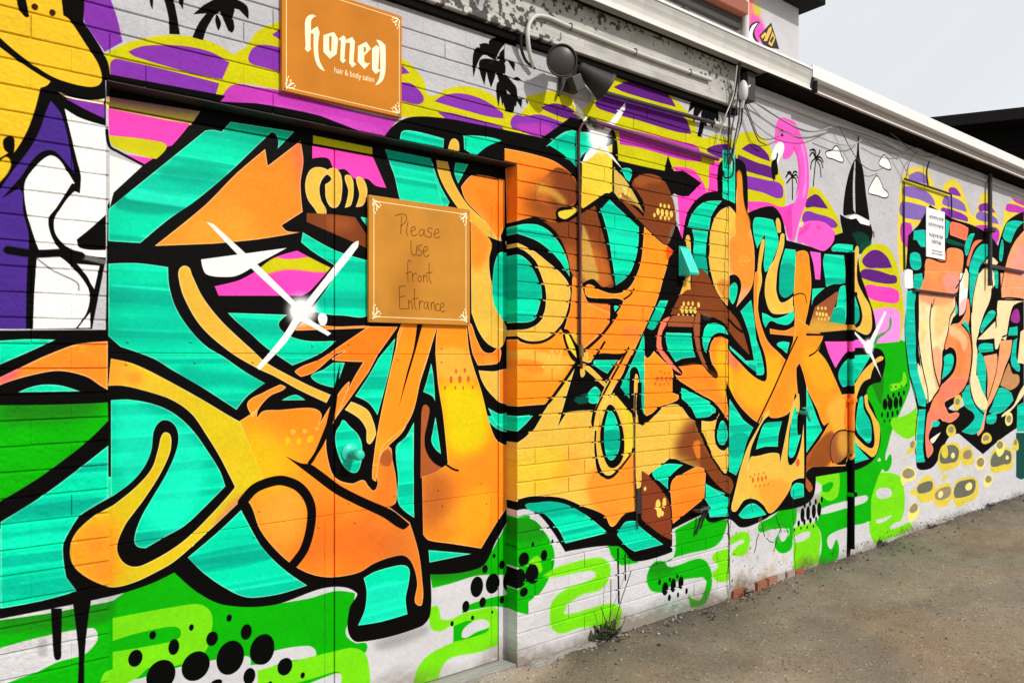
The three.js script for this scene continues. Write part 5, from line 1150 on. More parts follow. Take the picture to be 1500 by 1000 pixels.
board('paper_notice', 'small white paper notice pasted on the coral lettering at the right end', 7.25, 7.65, 2.535, 2.99, 0.008, 0.0125, 900, (x) => {
  x.strokeStyle = '#3c3c48'; const keep = seed; seed = 5; // print too small and blurred to read
  const row = (y, a, b, h, w) => { x.lineWidth = w; for (let u = a; u < b; u += h * 0.62) { x.beginPath(); x.moveTo(u, y + rr(-2, 4)); x.lineTo(u + h * rr(0.1, 0.4), y + h); x.lineTo(u + h * 0.5, y + rr(0, h)); if (rnd() < 0.5) x.lineTo(u + h * 0.1, y + h * 0.5); x.stroke(); } };
  row(2890, 7310, 7610, 34, 6); row(2820, 7290, 7610, 34, 6); row(2722, 7300, 7600, 34, 6); row(2664, 7360, 7570, 34, 6); row(2592, 7370, 7590, 14, 3); row(2566, 7370, 7600, 14, 3);
  seed = keep;
}, '#f4f3f1');

// ---------------------------------------------------------------- eaves
const oldPaint = (() => { // whitewash gone black with mould in patches
  const w = 2048, h = 128, c = document.createElement('canvas'); c.width = w; c.height = h; const x = c.getContext('2d'), im = x.createImageData(w, h);
  for (let j = 0; j < h; j++) for (let i = 0; i < w; i++) {
    const X = i / 320, Y = j / 320, k = (j * w + i) * 4, patch = fbm(X * 1.6, Y * 3, 81, 3), sp = fbm(X * 44, Y * 44, 85, 3);
    let v = 186 + (fbm(X * 6, Y * 12, 83, 3) - 0.5) * 60; const m = Math.max(0, Math.min(1, (sp * 1.1 + patch * 1.0 - 1.22) * 8)); v = v * (1 - m * 0.62);
    im.data[k] = v; im.data[k + 1] = v * 0.985; im.data[k + 2] = v * 0.95; im.data[k + 3] = 255;
  }
  x.putImageData(im, 0, 0); const t = toTexture(c); t.userData = { x0: -1.5, x1: 4.9, y0: 3.2, y1: 3.6 }; return t;
})();
const beam = thing('concrete_beam', 'whitewashed concrete beam blotched with black mould under the gutter', 'beam');
mesh('beam', planar(rbox(-3, 4.33, 3.279, 3.56, -0.05, 0.05, 0.006), oldPaint), std({ map: oldPaint, roughness: 0.85, bumpMap: relief, bumpScale: 0.01 }), beam);
mesh('drip_strip', rbox(-3, 4.335, 3.236, 3.278, -0.002, 0.026, 0.003), new THREE.MeshPhysicalMaterial({ color: lin(0.006, 0.005, 0.0045), roughness: 0.9, specularIntensity: 0.1 }), beam);
const trim = mesh('trim_board', rbox(4.43, 14, 3.416, 3.449, -0.01, 0.024, 0.003), std({ color: lin(0.5, 0.49, 0.46) })); tag(trim, 'thin pale timber trim board along the top of the rendered wall', 'trim');
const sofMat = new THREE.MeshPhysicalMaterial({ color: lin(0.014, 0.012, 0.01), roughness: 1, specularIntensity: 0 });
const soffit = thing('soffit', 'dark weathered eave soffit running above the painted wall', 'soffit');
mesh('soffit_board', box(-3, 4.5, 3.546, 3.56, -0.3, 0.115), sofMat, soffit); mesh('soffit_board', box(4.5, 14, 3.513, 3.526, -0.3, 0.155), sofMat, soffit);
function gutterGeo(x0, x1, z, y, h, dz = 0) { // ogee front, rolled lip below
  const k = h / 0.09, pts = [[-0.055, 0.004], [-0.012, 0.003], [-0.006, -0.001], [0, 0.003], [0, 0.011], [-0.006, 0.0155], [-0.007, 0.026 * k], [-0.001, 0.045 * k], [0.009, 0.062 * k], [0.012, 0.078 * k], [0.0125, 0.087 * k], [0.006, 0.09 * k], [0.0, 0.084 * k], [-0.055, 0.08 * k]];
  const s = new THREE.Shape(pts.map(([a, b]) => new THREE.Vector2(-z - a - dz, y + b))); const g = new THREE.ExtrudeGeometry(s, { depth: x1 - x0, bevelEnabled: false }); g.rotateY(Math.PI / 2); g.translate(x0, 0, 0); return g;
}
const gutterMat = (tone, s) => { const w = 1024, h = 64, c = document.createElement('canvas'); c.width = w; c.height = h; const x = c.getContext('2d'), im = x.createImageData(w, h); for (let j = 0; j < h; j++) for (let i = 0; i < w; i++) { const st = fbm(i * 0.03, j * 0.006, s, 4), k = (j * w + i) * 4, m = 0.78 + 0.3 * st - 0.3 * Math.max(0, Math.min(1, (fbm(i * 0.008, 3, s + 9, 3) - 0.52) * 9)); im.data[k] = tone[0] * m; im.data[k + 1] = tone[1] * m; im.data[k + 2] = tone[2] * m; im.data[k + 3] = 255; } x.putImageData(im, 0, 0); const t = toTexture(c); t.wrapS = t.wrapT = THREE.RepeatWrapping; t.repeat.set(0.25, 4); return std({ map: t, roughness: 0.5 }); };
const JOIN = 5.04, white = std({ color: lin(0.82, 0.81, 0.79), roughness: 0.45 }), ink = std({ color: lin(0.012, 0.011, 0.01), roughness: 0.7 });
const gut1 = thing('gutter', 'tall cream ogee gutter length nearest the camera, above the wall lights', 'gutter', [0, 0, 0], 'gutter lengths');
mesh('trough', gutterGeo(-3, JOIN, 0.15, 3.53, 0.142), gutterMat([238, 235, 226], 31), gut1); mesh('lip', rbox(-3, JOIN, 3.53, 3.5405, 0.147, 0.154, 0.002), white, gut1); mesh('joint_strap', gutterGeo(JOIN, JOIN + 0.03, 0.15, 3.527, 0.148, 0.003), ink, gut1);
const flash = mesh('roof_flashing', rbox(-3, JOIN, 3.671, 3.69, -3.6, 0.168, 0.004), white); tag(flash, 'white flat roof edge above the tall cream gutter', 'roof');
const gut2 = thing('gutter', 'lower pinkish stained gutter length beyond the black joint strap', 'gutter', [0, 0, 0], 'gutter lengths');
mesh('trough', gutterGeo(JOIN + 0.034, 14, 0.18, 3.511, 0.092), gutterMat([196, 180, 166], 47), gut2); mesh('lip', rbox(JOIN + 0.034, 14, 3.511, 3.521, 0.177, 0.184, 0.002), white, gut2); mesh('end_plate', box(JOIN + 0.031, JOIN + 0.0335, 3.512, 3.6, 0.1, 0.182), ink, gut2);
mesh('shade_gap_strip', box(JOIN, 14, 3.522, 3.64, 0.08, 0.135), ink, gut2);  // near-black strip standing in for the shade line under the capping
const cap = mesh('roof_capping', rbox(JOIN, 14, 3.622, 3.712, -3.6, 0.166, 0.003), white); tag(cap, 'white sheet metal roof edge above the pinkish stained gutter', 'roof');
// short dark block that ends the eave beam
tag(mesh('eave_block', rbox(4.345, 4.43, 3.33, 3.52, -0.02, 0.1, 0.004), std({ color: lin(0.03, 0.028, 0.026) })), 'dark block under the eave beside the white insulator', 'block');

// ---------------------------------------------------------------- upper storey and the dark building behind
{
  const z = -1.2, b = thing('upper_storey', 'grey upper storey wall with red-brown framed window and graffiti, behind the gutter', 'building');
  const x0 = 6.17, x1 = 7.15, y0 = 3.7, y1 = 5.4, t = mural(parse(UPPER), x0, x1, y0, y1, 500, null, 0);
  const grey = std({ color: lin(0.42, 0.43, 0.45), roughness: 0.8 });
  mesh('painted_wall', planar(box(x0, x1, y0, y1, z - 4, z), t), std({ map: t, roughness: 0.7 }), b);
  mesh('wall', box(-3, x0 - 0.002, 3.7, y1, z - 4, z - 0.03), std({ color: lin(0.62, 0.6, 0.56) }), b);
  mesh('eave', rbox(-3.2, x1 + 0.14, 5.216, 5.42, z - 4.2, z + 0.22, 0.01), new THREE.MeshPhysicalMaterial({ color: lin(0.012, 0.011, 0.01), roughness: 0.9, specularIntensity: 0.1 }), b);
  const frameMat = std({ color: lin(0.3, 0.085, 0.04), roughness: 0.6 });
  const w = mesh('window', mergeGeometries([rbox(3.9, 6.12, 4.83, 4.95, z - 0.05, z + 0.1, 0.006), rbox(6.0, 6.12, 4.95, 5.19, z - 0.05, z + 0.04, 0.004), rbox(4.8, 4.87, 4.95, 5.19, z - 0.05, z + 0.03, 0.004)]), frameMat, b);
  mesh('glass', box(3.9, 6.0, 4.95, 5.19, z - 0.04, z - 0.02), std({ color: lin(0.02, 0.022, 0.025), roughness: 0.08 }), w);
  mesh('sill_shade_strip', rbox(3.9, 6.12, 4.72, 4.83, z - 0.05, z + 0.02, 0.004), std({ color: lin(0.04, 0.035, 0.03) }), b);  // dark strip that paints in the shade below the window sill
  mesh('waste_pipe', rod(V(6.15, 3.7, z + 0.05), V(6.15, 5.2, z + 0.05), 0.03), std({ color: lin(0.6, 0.6, 0.58) }), b);
  const bits = thing('vent_cowl', 'small dark roof cowl on white stub below the red-brown window', 'vent', [4.72, 3.745, -0.75]);
  mesh('cowl', (() => { const g = new THREE.CylinderGeometry(0.05, 0.14, 0.2, 10); g.translate(0, 0.5, 0); return g; })(), std({ color: lin(0.02, 0.02, 0.02) }), bits); mesh('stub', rod(V(0, 0, 0), V(0, 0.42, 0), 0.06), std({ color: lin(0.5, 0.5, 0.48) }), bits);
}
{
  const F = V(Math.cos(YAW), 0, -Math.sin(YAW)), R = V(Math.sin(YAW), 0, Math.cos(YAW));
  const at = camera.position.clone().addScaledVector(F, 18).addScaledVector(R, 10.07), dir = R.clone().multiplyScalar(2.34).sub(F).normalize();
  const b = thing('dark_shed', 'large black shed with flat overhanging roof beyond the end of the wall', 'building', [at.x, 0, at.z]); b.rotation.y = Math.atan2(-dir.z, dir.x);
  const black = new THREE.MeshPhysicalMaterial({ color: lin(0.006, 0.0055, 0.005), roughness: 0.9, specularIntensity: 0.1 });
  const top = 3.845  * 0 + 7.393;
  mesh('roof', rbox(-9, 14, top - 0.28, top, -8, 0, 0.02), new THREE.MeshPhysicalMaterial({ color: lin(0.012, 0.011, 0.011), roughness: 0.8, specularIntensity: 0.2 }), b);
  mesh('wall', box(-8.7, 13.7, 0, top - 0.28, -7.7, -0.55), black, b);
  for (let k = 0; k < 12; k++) mesh('cladding_board', rbox(-8.7, 13.7, 2 + k * 0.42, 2.4 + k * 0.42, -0.55, -0.53 + (k % 2) * 0.006, 0.004), black, b);
}

// ---------------------------------------------------------------- wall lights, pipes and cables
const dark = std({ color: lin(0.02, 0.018, 0.016), roughness: 0.55 }), darkGrey = std({ color: lin(0.05, 0.046, 0.04), roughness: 0.5 });
{
  const L = thing('security_light', 'black twin security light with round heads on the wall above the lettering', 'lamp', [2.787, 3.11, 0]);
  const lamp = (at, dir, r, len, col) => {
    const p = [[0, 0], [0.022, 0], [0.032, 0.012], [r * 0.62, len * 0.4], [r * 0.98, len * 0.9], [r * 1.06, len * 0.93], [r * 1.06, len], [r * 0.96, len], [r * 0.94, len - 0.008]].map(([a, b]) => new THREE.Vector2(a, b));
    const head = mesh('lamp_head', new THREE.LatheGeometry(p, 32), dark, L); head.position.copy(at); head.quaternion.setFromUnitVectors(V(0, 1, 0), dir.clone().normalize());
    const lens = mesh('lens', new THREE.SphereGeometry(r * 2.2, 32, 6, 0, 6.2832, 0, 0.44), std({ color: col, roughness: 0.4 }), head); lens.position.y = len - 0.008 - r * 2.2 * Math.cos(0.44);
  };
  const h1 = V(-0.125, 0.052, 0.062); lamp(h1, V(-0.5, -0.22, 1), 0.078, 0.13, lin(0.045, 0.036, 0.03));
  const h2 = V(0.05, 0.09, 0.05); lamp(h2, V(1, -0.66, 0.42), 0.078, 0.2, lin(0.06, 0.05, 0.04));
  mesh('sensor', (() => { const g = new RoundedBoxGeometry(0.075, 0.085, 0.06, 2, 0.006); g.rotateZ(0.5); g.translate(0.02, -0.015, 0.06); return g; })(), darkGrey, L);
  mesh('back_box', rbox(-0.055, 0.065, -0.05, 0.07, 0.001, 0.035, 0.006), dark, L);
  mesh('arm', mergeGeometries([rod(V(-0.02, 0.03, 0.03), h1, 0.012), rod(V(0.03, 0.03, 0.03), h2, 0.012), rod(V(-0.03, 0.0, 0.03), V(-0.07, -0.09, 0.025), 0.012, 0.008)]), dark, L);
}
const pipePaint = std({ color: lin(0.6, 0.59, 0.55), roughness: 0.55 });
{
  const c = thing('conduit', 'pale conduit bending from the security light along the mouldy beam', 'pipe');
  mesh('pipe', tube([V(2.536, 3.13, 0.03), V(2.492, 3.184, 0.05), V(2.463, 3.252, 0.068), V(2.472, 3.322, 0.068), V(2.514, 3.376, 0.068), V(2.589, 3.395, 0.068), V(2.734, 3.39, 0.068), V(2.939, 3.388, 0.068), V(3.272, 3.383, 0.068), V(3.607, 3.383, 0.068), V(3.99, 3.386, 0.068)], 0.0115, 120, 10), pipePaint, c);
  for (const u of [V(2.765, 3.393, 0.062), V(3.278, 3.387, 0.062), V(3.778, 3.386, 0.062)]) mesh('clip', (() => { const g = new THREE.TorusGeometry(0.017, 0.004, 6, 14, Math.PI * 1.5); g.rotateY(Math.PI / 2); g.translate(u.x, u.y, u.z); return g; })(), darkGrey, c);
  const c2 = thing('conduit', 'thin black cable loop hanging left of the pale conduit bend', 'cable');
  mesh('cable', tube([V(2.429, 3.272, 0.054), V(2.453, 3.202, 0.03), V(2.494, 3.152, 0.02), V(2.546, 3.125, 0.03)], 0.008, 24, 8), dark, c2);
  const c3 = thing('conduit', 'black pipe with pale end fitting across the purple arch right of the security light', 'pipe');
  mesh('pipe', rod(V(3.031, 3.11, 0.03), V(4.07, 3.135, 0.03), 0.0125), std({ color: lin(0.03, 0.02, 0.03), roughness: 0.5 }), c3);
  mesh('end_fitting', mergeGeometries([rod(V(4.07, 3.135, 0.03), V(4.292, 3.142, 0.03), 0.014), rod(V(4.113, 3.143, 0.03), V(4.157, 3.138, 0.03), 0.019)]), pipePaint, c3);
  const c4 = thing('conduit', 'plum painted pipe running right from the white sparkle at the top', 'pipe');
  mesh('pipe', rod(V(2.96, 2.932, 0.025), V(4.12, 2.908, 0.025), 0.0135), std({ color: lin(0.13, 0.012, 0.1), roughness: 0.45 }), c4);
  mesh('end_cap', rod(V(2.939, 2.931, 0.025), V(2.992, 2.93, 0.025), 0.018), dark, c4);
  const c5 = thing('vertical_cable', 'dark brown vertical cable dropping from the sparkle down the orange letters', 'cable');
  mesh('cable', tube([V(2.954, 2.928, 0.02), V(2.907, 2.911, 0.02), V(2.878, 2.868, 0.018), V(2.874, 2.754, 0.016), V(2.881, 2.453, 0.014), V(2.884, 2.074, 0.014), V(2.887, 1.676, 0.014), V(2.897, 1.543, 0.014)], 0.0085, 80, 8), std({ color: lin(0.06, 0.014, 0.01), roughness: 0.6 }), c5);
  mesh('end_plug', rod(V(2.892, 1.676, 0.014), V(2.897, 1.611, 0.014), 0.014), std({ color: lin(0.2, 0.12, 0.06) }), c5);
  const c6 = thing('vertical_cable', 'thin dark cable down the seam between yellow and orange low on the brickwork', 'cable');
  mesh('cable', tube([V(3.344, 1.397, 0.008), V(3.338, 1.134, 0.008), V(3.344, 0.809, 0.008), V(3.361, 0.584, 0.008)], 0.004, 40, 8), dark, c6);
  mesh('socket', rbox(3.358, 3.394, 0.674, 0.825, 0, 0.009, 0.003), dark, c6);
}
{ // painted downpipe through the lettering
  const p = thing('downpipe', 'slim downpipe painted over with the lettering, dark below', 'pipe');
  const X = 5.86, g = new THREE.CylinderGeometry(0.021, 0.021, 2.38, 16, 40); g.translate(X, 1.27, 0.03);
  mesh('pipe', planar(g, texB), matB, p);
  for (const y of [0.5, 1.25, 2.1]) mesh('bracket', rbox(X - 0.032, X + 0.032, y, y + 0.03, 0.004, 0.06, 0.004), matB, p).geometry = planar(rbox(X - 0.032, X + 0.032, y, y + 0.03, 0.004, 0.06, 0.004), texB);
  const p2 = thing('downpipe', 'black downpipe under the eave near the right end of the wall', 'pipe');
  mesh('pipe', rod(V(8.66, 2.35, 0.045), V(8.66, 3.5, 0.045), 0.021), std({ color: lin(0.03, 0.02, 0.03), roughness: 0.5 }), p2);
  mesh('bracket', rbox(8.61, 8.71, 2.9, 2.94, 0.004, 0.085, 0.004), dark, p2);
}
{ // cable drop with white cap
  const k = thing('insulator', 'white oval insulator hanging under the eave at the top of the cable drop', 'insulator', [4.247, 3.355, 0.13]);
  const g = new THREE.SphereGeometry(1, 20, 14); g.scale(0.032, 0.07, 0.032); mesh('bell', g, std({ color: lin(0.62, 0.61, 0.58), roughness: 0.45 }), k);
  mesh('spur', rod(V(0.02, 0.02, 0.01), V(0.06, 0.045, 0.01), 0.007), std({ color: lin(0.6, 0.59, 0.56) }), k); mesh('neck', rod(V(0, -0.06, 0), V(0.0, -0.12, -0.01), 0.012, 0.008), std({ color: lin(0.55, 0.54, 0.5) }), k);
  const b = thing('cable_bundle', 'bundle of loose cables dropping from the eave to the teal stroke below', 'cable bundle');
  const P = [[[4.202, 3.528, 0.13], [4.222, 3.374, 0.09], [4.19, 3.238, 0.07], [4.231, 3.076, 0.03], [4.23, 2.905, 0.02]],
    [[4.217, 3.531, 0.13], [4.252, 3.39, 0.09], [4.296, 3.26, 0.07], [4.292, 3.064, 0.03], [4.245, 2.889, 0.02]],
    [[4.179, 3.505, 0.13], [4.192, 3.323, 0.09], [4.131, 3.173, 0.07], [4.142, 3.104, 0.03], [4.112, 3.011, 0.02]],
    [[4.239, 3.242, 0.13], [4.282, 3.17, 0.09], [4.265, 3.072, 0.07], [4.277, 2.983, 0.03], [4.253, 2.899, 0.02]],
    [[4.202, 3.492, 0.13], [4.237, 3.288, 0.09], [4.205, 3.106, 0.07], [4.246, 3.01, 0.03], [4.238, 2.933, 0.02]],
    [[4.224, 3.274, 0.13], [4.259, 3.148, 0.09], [4.25, 3.047, 0.07], [4.284, 2.966, 0.03], [4.261, 2.873, 0.02]],
    [[4.106, 2.919, 0.13], [4.199, 2.877, 0.09], [4.205, 2.801, 0.07], [4.187, 2.796, 0.03], [4.186, 2.843, 0.02]]];
  P.forEach((q, i) => mesh('cable', tube(q.map(([x, y, z]) => V(x, y, z)), i % 3 === 0 ? 0.006 : 0.0042, 40, 6), i % 3 === 2 ? pipePaint : dark, b));
  const wires = thing('loose_wires', 'thin grey wires sagging under the eave across the flamingo and clouds', 'wires');
  const Q = [[[4.386, 3.348, 0.05], [4.57, 3.345, 0.05], [4.694, 3.323, 0.05], [4.954, 3.287, 0.05], [5.23, 3.295, 0.05], [5.524, 3.382, 0.05]],
    [[4.386, 3.33, 0.05], [4.473, 3.208, 0.05], [4.546, 3.128, 0.05], [4.677, 3.134, 0.05], [4.822, 3.189, 0.05]],
    [[4.371, 3.317, 0.05], [4.449, 3.213, 0.05], [4.497, 3.148, 0.05], [4.546, 3.1, 0.05], [4.627, 3.087, 0.05]],
    [[4.402, 3.343, 0.05], [4.611, 3.259, 0.05], [4.866, 3.212, 0.05], [5.183, 3.245, 0.05], [5.444, 3.345, 0.05]],
    [[4.497, 3.353, 0.05], [4.779, 3.307, 0.05], [5.136, 3.277, 0.05], [5.474, 3.361, 0.05], [5.545, 3.391, 0.05], [5.838, 3.409, 0.05], [6.292, 3.415, 0.05], [6.725, 3.374, 0.05]],
    [[5.627, 3.406, 0.05], [5.785, 3.275, 0.05], [5.97, 3.169, 0.05], [6.174, 3.146, 0.05], [6.351, 3.196, 0.05]],
    [[5.326, 3.272, 0.05], [5.575, 3.264, 0.05], [5.838, 3.3, 0.05], [5.97, 3.362, 0.05]],
    [[6.06, 3.362, 0.05], [6.412, 3.344, 0.05], [6.66, 3.375, 0.05], [6.922, 3.468, 0.05], [7.197, 3.466, 0.05]],
    [[6.412, 3.528, 0.05], [6.635, 3.482, 0.05], [6.989, 3.418, 0.05], [7.339, 3.459, 0.05], [7.427, 3.492, 0.05]],
    [[6.61, 3.343, 0.05], [6.763, 3.237, 0.05], [6.842, 3.178, 0.05]],
    [[6.976, 3.44, 0.05], [6.816, 3.305, 0.05], [6.763, 3.178, 0.05]]];
  Q.forEach((q, i) => mesh('wire', tube(q.map(([x, y, z]) => V(x, y, z)), i % 2 ? 0.0035 : 0.0045, 60, 5), i % 3 ? std({ color: lin(0.1, 0.1, 0.1), roughness: 0.5 }) : std({ color: lin(0.4, 0.4, 0.38), roughness: 0.5 }), wires));
}
{ // ironwork at the right end
  const a = thing('cable_bracket', 'thin black angled cable run over the purple arches at the right end', 'bracket');
  mesh('bar', rod(V(6.782, 3.173, 0.03), V(7.733, 3.17, 0.03), 0.01), dark, a);
  for (const g of [rod(V(7.749, 3.172, 0.03), V(7.79, 2.957, 0.02), 0.007), tube([V(6.792, 3.152, 0.02), V(6.803, 2.77, 0.015), V(6.816, 2.381, 0.015)], 0.008, 20, 6), tube([V(7.225, 3.396, 0.05), V(7.216, 3.312, 0.03), V(7.245, 3.179, 0.03)], 0.007, 12, 6)]) mesh('cable', g, dark, a);
  const b = thing('iron_bar', 'rusty dark iron bar fixed across the coral letters at the right end', 'bar');
  mesh('bar', rbox(8.629, 9.697, 2.544, 2.572 + 0.008, 0.006, 0.028, 0.003), std({ color: lin(0.06, 0.02, 0.015), roughness: 0.8 }), b).rotation.z = -0.0;
  const c = thing('iron_bar', 'short dark iron strap across the pale letter under the paper notice', 'bar');
  mesh('bar', rbox(6.983, 7.889, 2.211 - 0.012, 2.211 + 0.012, 0.006, 0.03, 0.003), std({ color: lin(0.05, 0.015, 0.012), roughness: 0.8 }), c);
}
{ // teal vent hood on the brickwork
  const v = thing('vent_hood', 'teal painted wedge-shaped vent hood sticking out of the lettering', 'vent', [3.782, 2.207, 0]);
  const s = new THREE.Shape([[0, 0.085], [0.01, 0.085], [0.085, -0.07], [0.08, -0.08], [0.0, -0.08]].map(([z, y]) => new THREE.Vector2(z, y))), g = new THREE.ExtrudeGeometry(s, { depth: 0.085, bevelEnabled: true, bevelSize: 0.003, bevelThickness: 0.003, bevelSegments: 2 });
  g.rotateY(-Math.PI / 2); g.translate(0.06, 0, 0); mesh('hood', g, std({ color: lin(0.03, 0.72, 0.55), roughness: 0.45 }), v);
  mesh('flange', rbox(-0.034, 0.07, -0.088, 0.1, 0.001, 0.008, 0.002), std({ color: lin(0.02, 0.5, 0.38), roughness: 0.5 }), v);
  const t = thing('wall_tap', 'small teal painted tap on the wall in the narrow teal stroke', 'tap', [5.147, 1.199, 0]);
  mesh('body', mergeGeometries([rod(V(0, 0, 0), V(0, 0, 0.07), 0.016), rod(V(0, 0, 0.06), V(0, -0.06, 0.085), 0.014, 0.011), rod(V(0, 0, 0.05), V(0, 0.035, 0.05), 0.009)]), std({ color: lin(0.02, 0.36, 0.28), roughness: 0.4 }), t);
  mesh('handle', rbox(-0.045, 0.045, 0.03, 0.042, 0.042, 0.058, 0.004), std({ color: lin(0.02, 0.4, 0.3), roughness: 0.4 }), t);
  const h = thing('wall_hook', 'black iron hook with hanging dark strap above the green paint', 'hook', [3.939, 0.624, 0]);
  mesh('hook', mergeGeometries([rod(V(-0.04, 0, 0), V(-0.04, 0.01, 0.06), 0.012), rod(V(0.05, 0.01, 0), V(0.05, 0.015, 0.05), 0.012), rod(V(-0.05, 0.012, 0.055), V(0.06, 0.016, 0.05), 0.01)]), std({ color: lin(0.09, 0.085, 0.08), roughness: 0.35, metalness: 0.5 }), h);
  mesh('strap', mergeGeometries([tube([V(0, 0, 0.055), V(-0.01, -0.06, 0.03), V(-0.035, -0.15, 0.012)], 0.008, 14, 6), tube([V(0.03, 0, 0.055), V(0.02, -0.06, 0.03), V(0.01, -0.12, 0.014)], 0.006, 14, 6)]), std({ color: lin(0.012, 0.03, 0.012), roughness: 0.7 }), h);
}

// ---------------------------------------------------------------- ground
const grit = (() => {
  const n = 1024, c = document.createElement('canvas'); c.width = c.height = n; const x = c.getContext('2d');
  x.fillStyle = '#877d6d'; x.fillRect(0, 0, n, n);
  const keep = seed; seed = 99;
  const dab = (N, r0, r1, cols, al) => { for (let k = 0; k < N; k++) { const X = rnd() * n, Y = rnd() * n, r = rr(r0, r1), e = rr(0.5, 1), t = rr(0, 3); x.globalAlpha = al * rr(0.4, 1); x.fillStyle = cols[Math.floor(rnd() * cols.length)]; for (const a of [0, n, -n]) for (const b of [0, n, -n]) { if (X + a < -20 || X + a > n + 20 || Y + b < -20 || Y + b > n + 20) continue; x.beginPath(); x.ellipse(X + a, Y + b, r, r * e, t, 0, 6.3); x.fill(); } } };
  dab(260, 30, 90, ['#6a5a46', '#9a8a74', '#7d7264', '#8f7658'], 0.14);
  dab(15000, 1, 2.8, ['#4c443a', '#5c5348', '#ada190', '#beb5a6', '#908573', '#a09481'], 0.75);
  dab(3600, 2, 4.6, ['#6b5d4c', '#a89880', '#beb09a', '#554a3d', '#8a7a78', '#9b7a5c'], 0.8);
  dab(120, 3, 4.5, ['#cfc4b2', '#4a4034', '#a06f4c'], 0.6);
  seed = keep;
  const t = toTexture(c); t.wrapS = t.wrapT = THREE.RepeatWrapping; return t;
})();
{
  const xs = [], zs = []; const push = (a, from, to, st) => { for (let v = from; v < to - 1e-6; v += st) a.push(v); };
  push(xs, -300, -20, 40); push(xs, -20, 1.5, 0.7); push(xs, 1.5, 11, 0.03); push(xs, 11, 30, 0.8); push(xs, 30, 400, 37); xs.push(400);
  push(zs, -300, -12, 36); push(zs, -12, -0.4, 0.58); push(zs, -0.4, 2.6, 0.025); push(zs, 2.6, 14, 0.4); push(zs, 14, 300, 36); zs.push(300);
  const P = [], U = [], C = [], I = [], nx = xs.length;
  for (const z of zs) for (const x of xs) {
    const near = x > 1 && x < 12 && z > -0.4 && z < 3;
    const pot = near ? -0.02 * Math.max(0, fbm(x * 1.7, z * 1.7, 90, 2) - 0.55) / 0.45 : 0;
    const h = near ? (fbm(x * 2.5, z * 2.5, 92, 4) - 0.5) * 0.03 + (fbm(x * 16, z * 16, 95, 2) - 0.5) * 0.008 + 0.018 * Math.exp(-z / 0.12) * fbm(x * 6, z * 6, 97, 2) : 0;
    P.push(x, GROUND(x) * (z > -0.4 ? 1 : 1) - 0.012 + pot + h , z); U.push(x / 2.4, z / 2.4);
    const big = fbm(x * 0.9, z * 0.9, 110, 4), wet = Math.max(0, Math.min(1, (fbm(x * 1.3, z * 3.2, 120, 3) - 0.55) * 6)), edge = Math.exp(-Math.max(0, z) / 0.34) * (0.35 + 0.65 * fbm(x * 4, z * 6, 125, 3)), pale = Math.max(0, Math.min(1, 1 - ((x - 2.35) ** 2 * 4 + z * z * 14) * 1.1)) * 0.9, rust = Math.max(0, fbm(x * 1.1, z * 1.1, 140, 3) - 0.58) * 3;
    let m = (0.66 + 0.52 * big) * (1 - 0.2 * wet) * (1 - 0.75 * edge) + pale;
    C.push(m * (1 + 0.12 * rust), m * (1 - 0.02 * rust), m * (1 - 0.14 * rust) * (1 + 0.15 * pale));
  }
  for (let j = 0; j < zs.length - 1; j++) for (let i = 0; i < nx - 1; i++) { const a = j * nx + i; I.push(a, a + nx, a + 1, a + 1, a + nx, a + nx + 1); }
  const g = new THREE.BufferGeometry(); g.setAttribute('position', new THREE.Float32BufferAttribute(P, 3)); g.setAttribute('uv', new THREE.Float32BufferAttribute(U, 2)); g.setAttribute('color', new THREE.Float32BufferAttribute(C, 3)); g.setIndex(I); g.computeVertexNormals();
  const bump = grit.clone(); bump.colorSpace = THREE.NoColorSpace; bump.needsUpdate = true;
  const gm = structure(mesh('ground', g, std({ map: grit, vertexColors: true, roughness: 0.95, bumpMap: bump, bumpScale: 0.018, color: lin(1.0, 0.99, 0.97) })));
  tag(gm, 'worn gravelly brown tarmac of the yard in front of the wall');
  // concrete lip left at the wall foot
  const fg = new THREE.PlaneGeometry(0.8, 0.16, 120, 18), fp = fg.attributes.position;
  for (let i = 0; i < fp.count; i++) { const x = fp.getX(i) + 2.83, v = fp.getY(i) / 0.16 + 0.5, w = 0.02 + 0.13 * fbm(x * 6, 3, 150, 4) * Math.max(0, 1 - (x - 2.42) / 0.85); fp.setXYZ(i, x, 0.006 - 0.05 * Math.max(0, 1 - (x - 2.43) / 0.1) - 0.05 * (1 - v) ** 3 + 0.014 * (fbm(x * 16, v * 4, 155, 3) - 0.4), -0.004 + (1 - v) * (w + 0.02 * fbm(x * 30, v * 3, 157, 2))); }
  fg.computeVertexNormals();
  structure(mesh('concrete_footing', fg, std({ color: lin(0.33, 0.31, 0.27), roughness: 0.95, bumpMap: relief, bumpScale: 0.02 })));
}
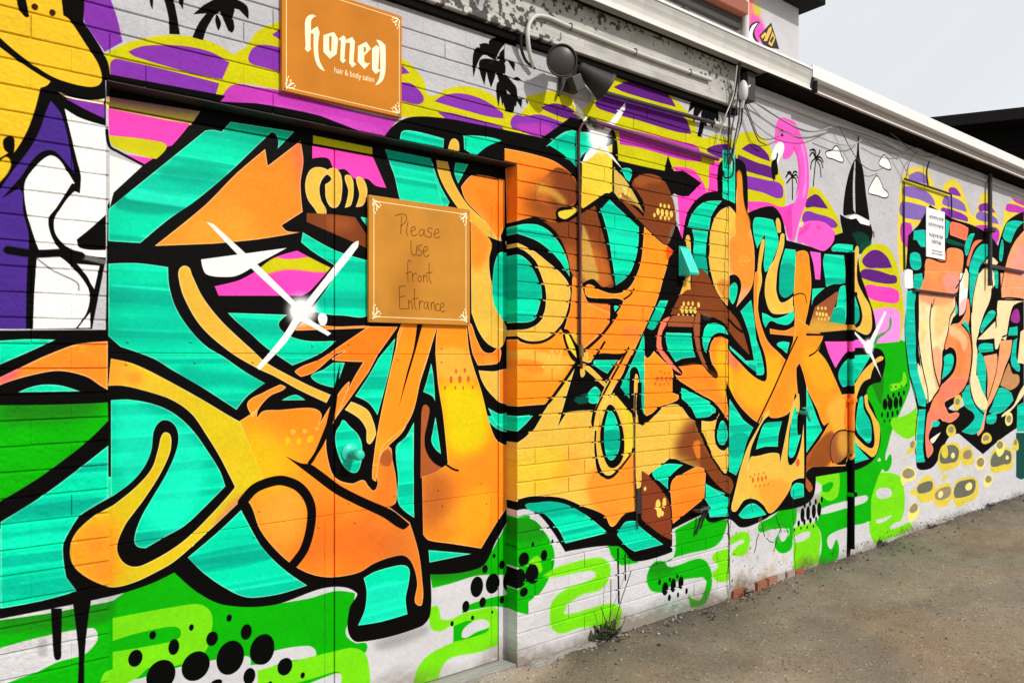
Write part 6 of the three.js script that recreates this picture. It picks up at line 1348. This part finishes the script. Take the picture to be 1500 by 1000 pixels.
{ // loose chips and pebbles
  const stone = new THREE.IcosahedronGeometry(1, 0), sp = stone.attributes.position; for (let i = 0; i < sp.count; i++) { const k = 0.75 + 0.5 * hash(Math.round(sp.getX(i) * 50), Math.round(sp.getY(i) * 50 + sp.getZ(i) * 90), 6); sp.setXYZ(i, sp.getX(i) * k, sp.getY(i) * k * 0.65, sp.getZ(i) * k); } stone.computeVertexNormals();
  const N = 2000, im = new THREE.InstancedMesh(stone, std({ color: 0xffffff, roughness: 0.95 }), N), m = new THREE.Matrix4(), q = new THREE.Quaternion(), e = new THREE.Euler(), col = new THREE.Color();
  for (let k = 0; k < N; k++) {
    const edge = rnd() < 0.5, x = rr(2.46, 10.5), z = edge ? 0.01 + rr(0, 1) * rr(0, 1) * 0.34 : rr(0.02, 2.4), s = edge ? 0.003 + 0.009 * rnd() ** 3 : 0.002 + 0.005 * rnd() ** 4;
    e.set(rr(0, 6), rr(0, 6), rr(0, 6)); q.setFromEuler(e); m.compose(V(x, GROUND(x) + (fbm(x * 2.5, z * 2.5, 92, 4) - 0.5) * 0.03 - 0.012 + 0.018 * Math.exp(-z / 0.12) * 0.5 + s * 0.3, z), q, V(s, s, s)); im.setMatrixAt(k, m);
    const t = rnd(), v = t < 0.1 ? rr(0.36, 0.5) : t < 0.4 ? rr(0.03, 0.07) : rr(0.12, 0.32); col.setRGB(v, v * rr(0.86, 0.95), v * rr(0.7, 0.86)); im.setColorAt(k, col);
  }
  im.name = 'loose_gravel'; im.castShadow = im.receiveShadow = true; scene.add(im); stuff(im); tag(im, 'loose chips and gravel scattered along the wall foot and yard');
}
// weeds at the wall foot
function weed(label, at, n, size, stalks, tone, group) {
  const w = thing('weed', label, 'weed', at, group), leaf = [];
  for (let k = 0; k < n; k++) {
    const L = size * rr(0.25, 0.7), wd = L * rr(0.25, 0.4), g = new THREE.BufferGeometry().setFromPoints([V(0, 0, 0), V(wd, L * 0.45, 0.1 * L), V(0, L, 0), V(0, 0, 0), V(0, L, 0), V(-wd, L * 0.45, 0.1 * L)]); g.computeVertexNormals();
    g.rotateX(rr(0.2, 1.5)); g.rotateY(rr(0, 6.28)); const r = size * rr(0, 0.75), a = rr(0, 6.28); g.translate(Math.cos(a) * r * 1.2, rr(0, 0.45) * size, Math.abs(Math.sin(a)) * r * 0.7 + 0.012); leaf.push(g);
  }
  mesh('leaves', mergeGeometries(leaf), std({ color: tone, roughness: 0.7, side: THREE.DoubleSide }), w);
  const st = stalks.map(([dx, h, lean]) => tube([V(dx * 0.3, 0, 0.03), V(dx * 0.5 + lean * 0.3, h * 0.5, 0.05), V(dx + lean, h, 0.04)], 0.0028, 12, 5));
  for (let k = 0; k < 6; k++) st.push(tube([V(rr(-1, 1) * size * 0.7, 0, 0.03), V(rr(-1, 1) * size, size * rr(0.3, 0.8), 0.05 + rr(0, 0.05)), V(rr(-1.4, 1.4) * size, size * rr(0.4, 1.1), 0.06)], 0.0022, 10, 5));
  mesh('stems', mergeGeometries(st), std({ color: lin(0.06, 0.05, 0.03), roughness: 0.8 }), w);
}
weed('dark leafy weed with tall dry stalks at the wall foot under the lime green swirl', [3.083, 0.0, 0], 60, 0.11, [[0.0, 0.34, 0.02], [0.12, 0.36, 0.07], [-0.06, 0.2, 0]], lin(0.025, 0.04, 0.012));
for (const [x, n, s, l] of [[4.42, 14, 0.045, 'tiny weed tuft in front of the bare red footing bricks'], [6.35, 22, 0.06, 'small dark weed clump below the lime green paint right of the downpipe'], [7.3, 18, 0.05, 'small weed clump below the painted grey stones'], [8.7, 14, 0.05, 'sparse weed tuft near the far end of the wall foot']]) weed(l, [x, GROUND(x), 0], n, s, [], lin(0.03, 0.045, 0.015));

renderer.render(scene, camera);
